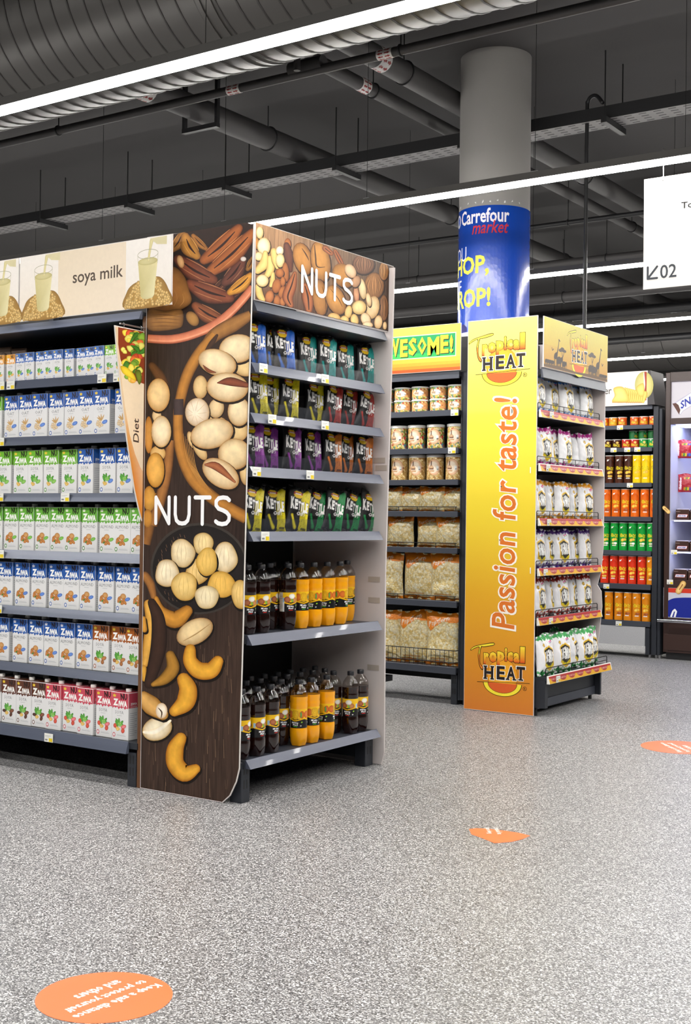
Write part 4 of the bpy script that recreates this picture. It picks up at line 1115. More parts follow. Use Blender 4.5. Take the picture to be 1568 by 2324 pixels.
BROW = [(z5, 'upper bottle shelf', EX-.075, [(545, 576, 'd'), (574, 611, 'd'), (594, 628, 'd', 1), (628, 665, 'd'), (664, 697, 'o'), (695, 727, 'o'), (726, 756, 'o'), (755, 785, 'o'), (774, 799, 'o', 1)]),
        (z6, 'bottom bottle shelf', EX-.06, [(528, 566, 'd'), (564, 599, 'd'), (597, 629, 'd'), (622, 650, 'd', 1), (649, 690, 'o'), (688, 722, 'o'), (721, 758, 'o'), (742, 768, 'd', 1), (766, 803, 'd'), (801, 831, 'd')])]
for z, nm, xf, row in BROW:
    placed = []
    for i, it in enumerate(row):
        l, r, k = it[:3]; back = len(it) > 3
        xx = xf-(.07 if back else 0)
        yc = (P(l, 1400 if z > .4 else 1680, x=xx).y+P(r, 1400 if z > .4 else 1680, x=xx).y)/2
        for (qx, qy) in placed:
            if (qx-xx)**2+(qy-yc)**2 < .079**2: 
                yc = qy+math.sqrt(max(.0794**2-(qx-xx)**2, 0))
        placed.append((xx, yc))
        spawn('juice_bottle', BO[k], f'{BD_[k]} in the front, {nth(i, len(row))} on the {nm}', 'bottle', (xx, yc, z), math.pi/2+rnd.choice((-.5, -.2, .1, .4, 1.6, .8)), 'juice bottles on the nut endcap')
    # bottles in the rows behind
    for j in range(1 if z > .4 else 2):
        xb = xf-.155-.085*j
        for i in range(10 if z > .4 else 9):
            yb = 4.06+.0+i*.098+(.04 if j % 2 else 0)
            if yb > 4.92 or (z > .4 and yb > 4.68): continue
            if z < .4 and j == 2 and yb < 4.5: continue
            spawn('juice_bottle', BO['d'], f'dark juice bottle, {ORD[j]} row behind, {ORD[i]} from left on the {nm}', 'bottle', (xb, yb, z), rnd.uniform(0, 6), 'juice bottles behind the front row')

# ------------------------------------------------------------------ crisp cans
CANLID = mat('can_lid_white', (222, 222, 220), .35, amt=.03)
def can_kind(col, dark, tall, extra):
    r, h = .0375, (.243 if tall else .078); a = Art()
    if tall:
        a.ell(0, h*.5, .05, h*.34, dark, col, n=24)
        a.poly([(-.03, h*.84), (-.008, h*.86), (-.016, h*.80), (-.028, h*.79)], 'e8e6e0')
        y0, y1 = h*.47, h*.6
    else:
        a.ell(0, h*.5, .045, h*.45, dark, col, n=24); y0, y1 = h*.16, h*.5
        a.poly([(-.028, h*.86), (-.012, h*.88), (-.018, h*.74)], 'e8e6e0'); a.ell(.006, h*.62, .012, h*.13, 'd0902a', 'f0cf70')
    a.fit('KRACKS', 0, 0, 1, 1, '3a2408', fat=.03, res=1, quad=[(-.036, y0+.005), (.034, y0-.003), (.036, y1-.004), (-.034, y1+.004)])
    a.fit('KRACKS', 0, 0, 1, 1, 'f8e22a', fat=.02, res=1, quad=[(-.033, y0+.006), (.031, y0-.002), (.033, y1-.005), (-.031, y1+.003)])
    if tall:
        a.ell(-.008, h*.385, .018, h*.05, 'd89a1c', 'f6d25a', rot=20); a.ell(.012, h*.4, .014, h*.045, 'c8881a', 'f0c648', rot=-20)
        for dx, c1, c2 in extra: a.ell(dx, h*.26, .014, h*.04, c1, c2)
        a.rect(-.018, h*.17, .016, h*.195, 'e8e4dc')
    body = ringed(r, h, a, rgb(col), SHINY, n=110, prof=[(r*.96, 0), (r, .003)]+[(r, .004+(h-.012)*j/60) for j in range(61)]+[(r*.99, h-.006)], name='can_body')
    lid = MB().lathe([(r*1.0, h-.0058), (r*1.035, h-.005), (r*1.035, h-.001), (r*.98, h)], 36).mesh('lid', CANLID, smooth='auto')
    return [('can_body', body), ('lid', lid)]
G_ = [(-.01, '8aa838', 'dfe8b0'), (.01, 'e8e8d8', 'ffffff')]; R_ = [(-.006, 'd8a030', 'f2d070'), (.008, 'c88a20', 'e8c050')]; O_ = [(0, '7a3018', 'a85a38'), (.01, '8a3a1c', 'b86a40')]
CK = {'tb': can_kind('4a2212', '2e140a', True, R_), 'ty': can_kind('f0cf10', 'dcb40a', True, []), 'to': can_kind('e06a18', 'c8500e', True, O_), 'tg': can_kind('169a3a', '0c7a2a', True, G_), 'tr': can_kind('d8371c', 'b8260f', True, R_), 'ta': can_kind('e08a14', 'cc760c', True, O_),
      'so': can_kind('e2661c', 'c84e10', False, []), 'sa': can_kind('ee9a1c', 'd8820e', False, []), 'sb': can_kind('4a2212', '2e140a', False, []), 'sr': can_kind('c83020', 'a82014', False, []), 'sg': can_kind('1d9a48', '0f7a34', False, [])}
CKD = {'tb': 'tall dark brown crisp can', 'ty': 'tall yellow crisp can', 'to': 'tall orange crisp can', 'tg': 'tall green crisp can', 'tr': 'tall red crisp can', 'ta': 'tall amber-orange crisp can', 'so': 'short orange crisp can', 'sa': 'short amber crisp can', 'sb': 'short brown crisp can', 'sr': 'short red crisp can', 'sg': 'short green crisp can'}
CROWS = [
 (1, [(1358, 1378, 'so'), (1379, 1398, 'sa'), (1399, 1420, 'so'), (1427, 1447, 'so'), (1448, 1468, 'so'), (1470, 1490, 'so')]),
 (2, [(1367, 1386, 'sb'), (1387, 1407, 'sb'), (1409, 1428, 'sr'), (1429, 1444, 'sr'), (1445, 1465, 'sg'), (1464, 1482, 'sg')]),
 (3, [(1372, 1392, 'tb'), (1393, 1414, 'tb'), (1415, 1433, 'tb'), (1434, 1453, 'ty'), (1454, 1474, 'ty'), (1475, 1494, 'ty')]),
 (4, [(1366, 1386, 'to'), (1387, 1407, 'to'), (1408, 1428, 'to'), (1430, 1450, 'to'), (1451, 1473, 'to'), (1474, 1494, 'to')]),
 (5, [(1363, 1384, 'tg'), (1385, 1404, 'tg'), (1404, 1425, 'tg'), (1426, 1445, 'tg'), (1446, 1466, 'tg'), (1467, 1487, 'tg')]),
 (6, [(1363, 1383, 'tr'), (1384, 1404, 'tr'), (1405, 1423, 'tr'), (1424, 1446, 'tr'), (1447, 1467, 'tr'), (1468, 1488, 'ta')]),
 (7, [(1373, 1394, 'ta'), (1395, 1416, 'ta'), (1417, 1436, 'ta'), (1436, 1456, 'ta'), (1457, 1479, 'ta')]),
]
CSH = ['', 'top can shelf', 'second can shelf', 'third can shelf', 'fourth can shelf', 'fifth can shelf', 'sixth can shelf', 'bottom can shelf']
for sh, row in CROWS:
    z = CAN_LIPS[sh][1]-.0035; last = None
    for i, (l, r, k) in enumerate(row):
        c = (P(l, 1200, y=KY+.05).x+P(r, 1200, y=KY+.05).x)/2
        if last is not None and c-last < .0785: c = last+.0785
        last = c
        spawn('crisp_can', CK[k], f'{CKD[k]}, {nth(i, len(row))} on the {CSH[sh]}', 'crisp can', (c, KY+.055, z), .3+rnd.uniform(-.2, .2), 'crisp cans')
for i, c in enumerate((-4.12, -4.035, -3.95)):
    spawn('crisp_can', CK['sg'], f'short green crisp can stacked at the back of the second can shelf, {ORD[i]} of three', 'crisp can', (c, KY+.15, CAN_LIPS[2][1]-.0035), .5, 'crisp cans at the back')
    spawn('crisp_can', CK['sg'], f'short green crisp can on top of the stacked pair, {ORD[i]} of three', 'crisp can', (c, KY+.15, CAN_LIPS[2][1]+.075), 1.5, 'crisp cans at the back')
# ------------------------------------------------------------------ nut side panel (printed photograph on foam board, facing -Y)
NY = 3.93
Z3 = lambda x, y: (300+x/3.319, 490+y/3.32)
Z4 = lambda x, y: (290+x/3.1, 1100+y/3.099)
panel = thing('nut_side_panel', 'tall printed side board with pistachios, cashews and the word NUTS', 'display panel', (0, 0, 0))
edge = [P(318, 1790, y=NY), P(505, 1830, y=NY), P(522, 1806, y=NY), P(536, 1775, y=NY), P(543, 1745, y=NY), P(545, 1650, y=NY), P(551, 1450, y=NY), P(557, 1200, y=NY), P(563, 950, y=NY), P(576, 507, y=NY)]
outl = [(p.x, max(p.z, .002)) for p in edge]
xl = outl[0][0]
outl = [(xl, .002), (outl[1][0], .002)]+outl[2:]+[(xl+.0, 2.335)]
MB().prism_y(outl, NY, NY+.006).build('foam_board', CARD, panel)
a = Art()
def inset(poly, d=.0025):
    cx = sum(p[0] for p in poly)/len(poly); return [(x+(d if x < cx else -d), z+(d if z < 1 else -d)) for x, z in poly]
_re = sorted([(z, x) for x, z in outl[1:-1]])
def on_panel(u, v, h):                      # picture cropped at the edges of the board
    p = P(u, v, y=NY); xr = float(np.interp(p.z, [q[0] for q in _re], [q[1] for q in _re]))-.003
    return (min(max(p.x, xl+.003), xr), NY-h, min(max(p.z, .006), 2.331))
def on_header(u, v, h):
    p = P(u, v, x=HX); return (HX+h, min(max(p.y, 3.988), 5.027), min(max(p.z, 2.034), 2.342))
# background in board coordinates
bgw = Art(); pts = inset(outl)
bgw.poly(pts, ['2c1f1a' if z > .75 else '3e2e26' for x, z in pts])
WOODP = mat('printed_dark_wood', 'ffffff', .5, vcol=True, amt=.85, scale=5, stretch=(22, 22, 1.6), spec=.2)
bgw.build('wood_print', lambda u, v, h: (u, NY-h*.3, v), WOODP, panel)
a.T = Z3
# pecan bowl
a.blob([(112, 690), (125, 330), (200, 80), (560, 75), (905, 62), (902, 560), (760, 700), (560, 830), (300, 890), (112, 880)], '2a1a14', '20120e')
def pecan(x0, y0, x1, y1, w, rim, core):
    mx, my = (x0+x1)/2, (y0+y1)/2; nx, ny = -(y1-y0), (x1-x0); L = math.hypot(nx, ny); nx /= L; ny /= L; b = w*.12
    a.taper([(x0, y0), (mx+nx*b, my+ny*b), (x1, y1)], [w*.55, w, w*.5], rim, core, n=7)
    a.taper([(x0*.9+x1*.1, y0*.9+y1*.1), (mx+nx*b*.6, my+ny*b*.6), (x0*.1+x1*.9, y0*.1+y1*.9)], [w*.04, w*.13, w*.04], '3a1c14', '2a1410', n=6, round_=False)
    for o in (-.28, .28):
        a.taper([(x0*.85+x1*.15+nx*w*o, y0*.85+y1*.15+ny*w*o), (mx+nx*w*o*1.1, my+ny*w*o*1.1), (x0*.15+x1*.85+nx*w*o, y0*.15+y1*.85+ny*w*o)], [w*.02, w*.06, w*.02], core, mixhex(core, 'f0c080'), n=6, round_=False)
def mixhex(c, d, t=.35):
    A = [int(c[i:i+2], 16) for i in (0, 2, 4)]; B = [int(d[i:i+2], 16) for i in (0, 2, 4)]
    return '%02x%02x%02x' % tuple(int(A[i]*(1-t)+B[i]*t) for i in range(3))
for q in [(310, 250, 380, 130, 90, '5a3a18', 'a06c30'), (620, 560, 700, 480, 80, '2f1a16', '5a3426'), (690, 640, 820, 560, 60, '2a1612', '4a2a20'), (700, 500, 830, 340, 125, '2f1a16', '6a3c2e'), (870, 400, 905, 320, 60, '5a3a1c', '8f6028'), (460, 150, 560, 250, 60, '5f3a18', '9a642c'), (400, 160, 485, 300, 125, '6a431a', 'b57c34'),
          (545, 330, 800, 95, 140, '4a2010', 'a45c2c'), (585, 425, 905, 130, 145, '4a2012', 'ac6230'), (350, 330, 610, 480, 145, '34160f', '7e432c'), (440, 515, 735, 620, 150, '381810', '86482f'),
          (480, 680, 680, 790, 125, '3c1c12', '945432'), (740, 575, 890, 450, 98, '74441a', 'da9838')]: pecan(*q)
a.ell(455, 775, 42, 62, '5f3e1c', 'a8793e', rot=-35); a.ell(365, 345, 26, 50, '8a5a30', 'e0b078', rot=-15); a.ell(838, 325, 22, 18, '9a8a80', 'd8ccc4')
a.blob([(125, 420), (300, 380), (390, 450), (430, 560), (448, 640), (400, 690), (300, 720), (125, 700)], '5a3a18', 'b0783c')
for i in range(5): a.taper([(140+60*i, 470+30*i), (190+50*i, 560+20*i), (180+45*i, 680)], [3, 8, 3], '8a5a2a', 'c89050', n=4, round_=False)
a.blob([(125, 705), (250, 715), (370, 705), (385, 800), (340, 850), (125, 860)], '4f3214', '9a6a32')
for i in range(4): a.taper([(130, 750+28*i), (240, 745+28*i), (370, 760+25*i)], [3, 7, 3], '5f3c18', '7d5226', n=4, round_=False)
# terracotta rim
a.taper([(118, 925), (300, 930), (470, 890), (630, 815), (770, 700), (912, 540)], [62, 66, 66, 66, 62, 60], '9a4c34', 'dc8560', n=6, round_=False)
a.taper([(118, 935), (300, 942), (475, 900), (640, 825), (780, 708), (912, 555)], [14, 16, 16, 16, 14, 12], 'd88462', 'efa07c', n=6, round_=False)
# pistachio bowl interior and rim
a.blob([(560, 980), (760, 850), (890, 760), (890, 1000), (870, 1300), (858, 1700), (855, 2260), (700, 2140), (540, 2030), (420, 1860), (370, 1600), (420, 1250)], '2a1c16', '3a281f')
a.taper([(895, 745), (760, 820), (620, 900), (540, 1000)], [70, 110, 100, 70], '5a381a', 'a8743c', n=6, round_=False)
a.taper([(620, 890), (510, 1030), (415, 1200), (360, 1400), (345, 1550), (365, 1760), (450, 1970), (590, 2110), (740, 2210), (862, 2275)], [60, 84, 84, 78, 74, 84, 96, 96, 96, 96], '5f3a16', 'c08238', n=6, round_=False)
a.taper([(640, 900), (600, 960), (560, 1010)], [20, 40, 20], '2f1f18', '4a3020', n=4)
a.taper([(350, 1380), (352, 1500)], [76, 76], '2c2020', '4a3c3c', n=4, round_=False)
for i in range(6): a.taper([(385+14*i, 1640+20*i), (420+14*i, 1850+14*i), (520+16*i, 2030+10*i)], [2, 5, 2], '9a6226', 'dba052', n=5, round_=False)
def pist(cx, cy, rx, ry, rot, rim='a8783e', core='f4dfb4', slit=None):
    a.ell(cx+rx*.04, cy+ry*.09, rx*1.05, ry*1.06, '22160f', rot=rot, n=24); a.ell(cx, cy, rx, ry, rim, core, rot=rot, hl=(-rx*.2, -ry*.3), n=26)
    if slit: a.taper(*slit)
for q in [(860, 1150, 90, 60, 0), (515, 1290, 55, 88, 0), (800, 1620, 75, 80, 0), (450, 1690, 28, 70, -20), (510, 1760, 40, 90, -30), (860, 1920, 50, 110, 0), (620, 1550, 90, 40, 0)]: pist(*q, rim='9a6c36', core='e8c88e')
pist(795, 1000, 140, 108, -8); pist(642, 1105, 148, 98, 18, slit=([(535, 1125), (575, 1165), (630, 1180)], [6, 26, 8], '4a2014', '8a4a2c'))
pist(805, 1475, 85, 110, 0); pist(635, 1450, 58, 74, 10, rim='a07848', core='e8cc9c')
pist(718, 1292, 158, 112, 4, slit=([(645, 1258), (740, 1248), (862, 1275)], [10, 66, 40], '431d12', '8a4a30'))
pist(492, 1480, 92, 108, 0, rim='b08a5e', core='f6e6cc')
for i in range(9):
    t = 2*math.pi*i/9; a.taper([(475+20*math.cos(t), 1490+22*math.sin(t)), (485+80*math.cos(t), 1482+95*math.sin(t))], [2, 4], 'c8a880', 'd8bc94', n=3, round_=False)
pist(602, 1640, 165, 112, -16); pist(772, 1795, 125, 118, 0, rim='a07038', core='f0d8a8')
pist(668, 1942, 155, 98, 35, rim='a87840', core='f0d8ac', slit=([(555, 1875), (640, 1890), (775, 2005)], [20, 62, 16], '5a2414', 'b06a44'))
# macadamias on the left
a.taper([(150, 1130), (215, 1220), (270, 1330)], [60, 80, 40], '3a2418', '6f4828', n=4)
a.taper([(290, 1690), (262, 1930), (195, 2200), (150, 2330)], [60, 78, 84, 80], '4f2f18', 'a8703a', n=5, round_=False)
for q in [(185, 1505, 34, 48, 'b8905a', 'ecd0a0'), (195, 1790, 58, 58, 'a87838', 'e8c07c'), (126, 1650, 32, 140, 'a0641e', 'd89a4a'), (130, 2130, 48, 95, '9a6a28', 'd8a048'), (118, 2280, 36, 70, '8a5a20', 'c88a38')]: a.ell(*q, n=22)
for q in [(198, 1350, 86, 126, 'b07a38', 'f4d49a'), (220, 1625, 75, 120, 'b88a4c', 'fbeac4'), (176, 1915, 68, 132, 'a8701c', 'efb85c')]:
    a.ell(q[0]+4, q[1]+8, q[2]*1.06, q[3]*1.05, '1f140e', n=24); a.ell(*q, hl=(-15, -25), n=24)
# ---- lower half
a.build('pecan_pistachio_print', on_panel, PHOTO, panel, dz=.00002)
a = Art()
a.T = Z4
for i in range(70):
    rr = random.Random(i); x = 130+rr.random()*600; y = 1050+rr.random()*1080
    if x < 400 and y < 1800: x += 330
    if 270 < x < 520 and 1760 < y < 2090: continue
    a.taper([(x, y), (x+rr.uniform(-6, 6), y+60+80*rr.random())], [2, 3], '4a382e', '6a5444' if rr.random() > .3 else '94785e', n=2, round_=False)
a.ell(505, 590, 345, 322, '3c3631', n=40); a.ell(505, 592, 330, 306, '1d1816', '262020', n=40)
for i in range(26):
    t = 2.2+2.2*i/26; r = .86+.1*((i*7) % 5)/5
    x, y = 505+325*r*math.cos(t), 592+300*r*math.sin(t); a.taper([(x, y), (x+6, y+20)], [2, 3], '6a4a38', '8a6a50', n=2)
a.taper([(120, 640), (160, 700), (185, 800)], [60, 60, 40], '5a3a20', 'a87038', n=4)
a.taper([(200, 60), (170, 200), (125, 420)], [70, 80, 70], '4a2f1c', '96622e', n=4, round_=False)
def hz(cx, cy, rx, ry, rim, core, rot=0):
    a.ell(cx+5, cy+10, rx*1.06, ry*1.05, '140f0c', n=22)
    pts = [(cx+rx*math.cos(t)*(1+.07*math.sin(3*t+cx)), cy+ry*math.sin(t)*(1+.05*math.cos(2*t+cy))) for t in (2*math.pi*i/18 for i in range(18))]
    a.blob(pts, rim, core, n=2, hl=(-rx*.2, -ry*.25))
    for o in (-.45, -.1, .3): a.taper([(cx+rx*o*.5, cy-ry*.75), (cx+rx*o, cy), (cx+rx*o*.6, cy+ry*.7)], [2, 5, 2], mixhex(core, rim, .25), mixhex(core, rim, .4), n=3, round_=False)
for q in [(530, 415, 70, 82, 'a8803e', 'f4dba0'), (490, 612, 82, 88, 'a8782e', 'f0cc84'), (385, 482, 86, 100, 'b08c54', 'f8e6bc'), (685, 512, 88, 106, 'b08c50', 'f8e8c4'), (277, 622, 84, 102, 'b08a50', 'faecca'), (558, 542, 74, 100, 'b88a30', 'eec46a'), (400, 716, 90, 106, 'b08232', 'f2d084'), (660, 702, 100, 92, 'b08028', 'f0c060'), (556, 792, 84, 86, 'b09058', 'f8e8c0'), (795, 772, 66, 106, 'a87c30', 'f0cc80')]: hz(*q)
def cashew(sp, w, rim='9a5a0c', core='f0b23c', sh=True):
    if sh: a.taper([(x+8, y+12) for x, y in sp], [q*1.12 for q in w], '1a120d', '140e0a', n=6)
    a.taper(sp, w, rim, core, n=7)
cashew([(145, 840), (165, 960), (150, 1110), (120, 1260)], [64, 80, 84, 50], '9a641a', 'e8b050')
cashew([(112, 940), (118, 1020)], [30, 40], '8a5a18', 'd89a3a'); cashew([(112, 1290), (116, 1370)], [40, 30], '9a641a', 'e0a840')
cashew([(200, 800), (235, 890), (330, 950), (415, 890)], [34, 74, 120, 84], '7a4a10', 'd8963a')
a.taper([(170, 830), (215, 950), (215, 1150), (150, 1400)], [60, 96, 110, 70], '1f1512', '3f2a20', n=6)
a.ell(478, 1042, 142, 92, '150f0c', rot=-28, n=26); a.ell(472, 1035, 138, 86, '9a7040', 'efd4a0', rot=-28, hl=(-20, -25), n=26); a.taper([(390, 1100), (480, 1050), (585, 975)], [3, 8, 3], 'a8804c', 'b8905c', n=5, round_=False)
cashew([(300, 1200), (318, 1290), (260, 1365), (180, 1405)], [66, 92, 80, 34], '5f400f', 'b98534')
cashew([(440, 1160), (440, 1240), (500, 1305), (585, 1305), (632, 1245)], [78, 100, 118, 116, 84])
cashew([(395, 1372), (424, 1440), (405, 1530), (330, 1592)], [98, 126, 130, 78])
a.ell(215, 1728, 112, 84, '1a120d', rot=-22, n=24); a.ell(208, 1716, 108, 82, 'b08848', 'fdf0d0', rot=-22, hl=(-20, 0), n=24); a.taper([(115, 1740), (200, 1735), (300, 1660)], [20, 46, 16], 'f4e2b8', 'fff6e2', n=5)
cashew([(112, 1500), (170, 1555), (245, 1615)], [96, 130, 84], '8a5a18', 'e4b064'); a.ell(238, 1590, 42, 56, 'c8a070', 'fbf0dc', n=20); a.taper([(215, 1570), (240, 1600), (235, 1640)], [4, 10, 4], '3a2414', '4a3018', n=3)
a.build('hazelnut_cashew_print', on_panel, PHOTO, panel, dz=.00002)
a = Art(); a.T = Z4
cashew([(372, 1785), (335, 1860), (335, 1960), (400, 2030), (475, 2000)], [84, 118, 124, 120, 72])
a.build('cashew_print', on_panel, PHOTO, panel, dz=.00002)
nt_ = Art(); bl = P(353, 1187, y=NY); br = P(525, 1190, y=NY); tl = P(353, 1130, y=NY); tr = P(525, 1128, y=NY)
hh = ((tl.z-bl.z)+(tr.z-br.z))/2
nt_.word('NUTS', bl.x+.004, (bl.z+br.z)/2, br.x-.004, (tl.z+tr.z)/2, hh*.16, 'f3f3f5')
nt_.build('nuts_lettering', lambda u, v, h: (u, NY-.003-h, v), PRINT, panel)
# narrow return strip folded round the left edge of the board
MB().box(xl-.02, xl-.002, NY+.0, NY+.006, .002, 2.0).build('folded_edge', mat('folded_edge_brown', (96, 62, 34), .5, amt=.5, scale=9), panel)

# ------------------------------------------------------------------ NUTS header (faces +X)
HX = EX+.022
hd = thing('nuts_header', 'printed header board of mixed nuts with white word NUTS', 'sign', (0, 0, 0))
MB().box(HX-.006, HX, 3.985, 5.03, 2.03, 2.345).build('foam_board', CARD, hd)
bg = Art(); bg.poly([(3.987, 2.032), (5.028, 2.032), (5.028, 2.343), (3.987, 2.343)], ['5a3a28', '3a2c28', '4a3a32', 'a8805c'])
bg.build('wood_print', lambda u, v, h: (HX+h*.3, u, v), WOODP, hd)
# panel picture drawn in the zoomed photo frame, limited to the board
Z1 = lambda x, y: (540+x/4.356, 490+y/4.356)
a = Art(Z1)
def nut(cx, cy, rx, ry, rim, core, rot=0):
    a.ell(cx+4, cy+8, rx*1.08, ry*1.06, '2a1a12', rot=rot, n=18); a.ell(cx, cy, rx, ry, rim, core, rot=rot, hl=(-rx*.25, -ry*.25), n=18)
CR, CM = 'a8823e', 'f0dca6'; AL, AM = '6a3414', 'b06a34'; BZ, BM_ = '74461a', 'c0843e'
for q in [(185, 270, 22, 60, BZ, BM_), (215, 165, 36, 62, CR, CM), (255, 300, 66, 88, CR, 'f6e8be'), (205, 400, 44, 44, CR, CM)]: nut(*q)
for sp, w in [([(268, 365), (258, 470), (195, 540)], [46, 96, 70]), ([(312, 415), (322, 520), (282, 595)], [46, 80, 52]), ([(352, 350), (366, 440), (386, 510)], [66, 66, 34]), ([(345, 570), (340, 640), (325, 690)], [34, 52, 36]), ([(200, 700), (215, 780), (245, 830)], [60, 70, 50])]:
    a.taper([(x+4, y+7) for x, y in sp], [z*1.12 for z in w], '2a1a12', '2a1a12', n=5); a.taper(sp, w, CR, 'eecb7c', n=6)
for q in [(412, 345, 38, 46, 'b09060', 'f4e8cc'), (415, 440, 44, 70, CR, CM), (240, 640, 62, 62, CR, 'f6e6b4'), (490, 280, 34, 60, AL, AM)]: nut(*q)
a.taper([(478, 290), (500, 400), (520, 540)], [60, 96, 40], '2f1510', '6a3826', n=6)
for q in [(470, 555, 33, 98, AL, AM, -5), (412, 565, 42, 46, AL, AM), (380, 692, 44, 74, AL, AM, 10), (442, 650, 26, 50, AL, AM), (436, 755, 36, 66, AL, AM, 15), (310, 800, 44, 66, AL, 'bc7440', 10), (385, 845, 34, 62, AL, AM), (440, 850, 28, 50, AL, AM)]: nut(*q)
nut(640, 425, 92, 165, BZ, BM_, -16); nut(815, 450, 96, 205, BZ, 'c88c44', -10)
a.taper([(630, 320), (670, 380), (700, 440)], [4, 12, 4], '3a200c', '4a2a10', n=5, round_=False); a.taper([(755, 290), (765, 400), (780, 500), (860, 505)], [6, 14, 12, 4], '3a200c', '4a2a10', n=5, round_=False)
for sp, w in [([(560, 570), (530, 680), (490, 800), (520, 880)], [44, 100, 110, 60]), ([(660, 690), (690, 800), (700, 930)], [60, 120, 70]), ([(860, 320), (920, 370)], [60, 50]), ([(960, 350), (1000, 430), (1050, 520)], [40, 56, 30])]:
    a.taper(sp, w, '5a2614', 'b46a3c', n=6); a.taper(sp, [z*.14 for z in w], '2f140a', '3a1a10', n=6, round_=False)
nut(1040, 590, 100, 130, BZ, BM_, -32); nut(812, 812, 74, 185, '6f441c', 'b47c40', -4); nut(965, 830, 92, 155, BZ, 'cc9048', -22)
a.taper([(830, 700), (860, 800), (870, 960)], [3, 9, 3], '4a2c10', '5a3614', n=5, round_=False); a.taper([(910, 720), (990, 820), (1030, 900)], [3, 8, 3], '4a2c10', '5a3614', n=5, round_=False)
def walnut(cx, cy, rx, ry, rim, core):
    nut(cx, cy, rx, ry, rim, core)
    for i in range(7):
        o = -.75+.25*i; a.taper([(cx+rx*o*.5, cy-ry*.8*math.sqrt(1-o*o*.6)), (cx+rx*o*1.0+6*math.sin(i*2), cy), (cx+rx*o*.6, cy+ry*.8*math.sqrt(1-o*o*.6))], [2, 6, 2], mixhex(rim, '20100a', .4), mixhex(rim, '20100a', .2), n=5, round_=False)
for q in [(1240, 475, 108, 104, '4a2c1c', '96684a'), (1345, 690, 98, 132, '5f3a1a', 'b47c48'), (1440, 545, 46, 92, '7a4a20', 'c08a50'), (1440, 910, 44, 130, '5a3820', 'a8744a')]: walnut(*q)
for q in [(1110, 545, 52, 74, 'a87850', 'e8c8a0', -30), (1228, 722, 36, 104, 'a8804c', 'ecd4a4', -8), (1168, 775, 27, 84, '9a4a30', 'd09a70', -5), (1165, 650, 40, 60, '8a5a3a', 'c89870', 20),
          (1330, 905, 66, 115, 'a8783e', 'f0d09c', 10), (1290, 830, 26, 70, 'a8783e', 'f0d0a0', -10), (1195, 905, 72, 70, 'a87c38', 'f2d494', -25), (1090, 950, 36, 66, 'a87830', 'f0cc84', 10), (950, 1010, 66, 50, 'a87830', 'eac07c', 20), (1150, 1030, 40, 62, 'a87830', 'f0cc84', -10), (1260, 1020, 48, 66, 'a87840', 'f4dab0', -20), (1050, 1030, 44, 44, 'a87830', 'f0cc84', 0), (1385, 1050, 40, 68, 'a87840', 'f0cc98', 5), (1280, 1078, 52, 34, 'a87840', 'f4dab0', 5), (1450, 1085, 20, 40, 'a87840', 'f0cc98', 0)]: nut(*q)
a.build('nut_photo_print', on_header, PHOTO, hd, dz=.00002)
w = Art(); p0 = P(681, 663, x=HX); p1 = P(801, 688, x=HX); q0 = P(681, 606, x=HX); q1 = P(801, 637, x=HX)
zb = (p0.z+p1.z)/2; zt = (q0.z+q1.z)/2
w.word('NUTS', p0.y+.01, zb, p1.y-.01, zt, (zt-zb)*.17, 'f3f3f5')
w.build('nuts_lettering', lambda u, v, h: (HX+.003+h, u, v), PRINT, hd)

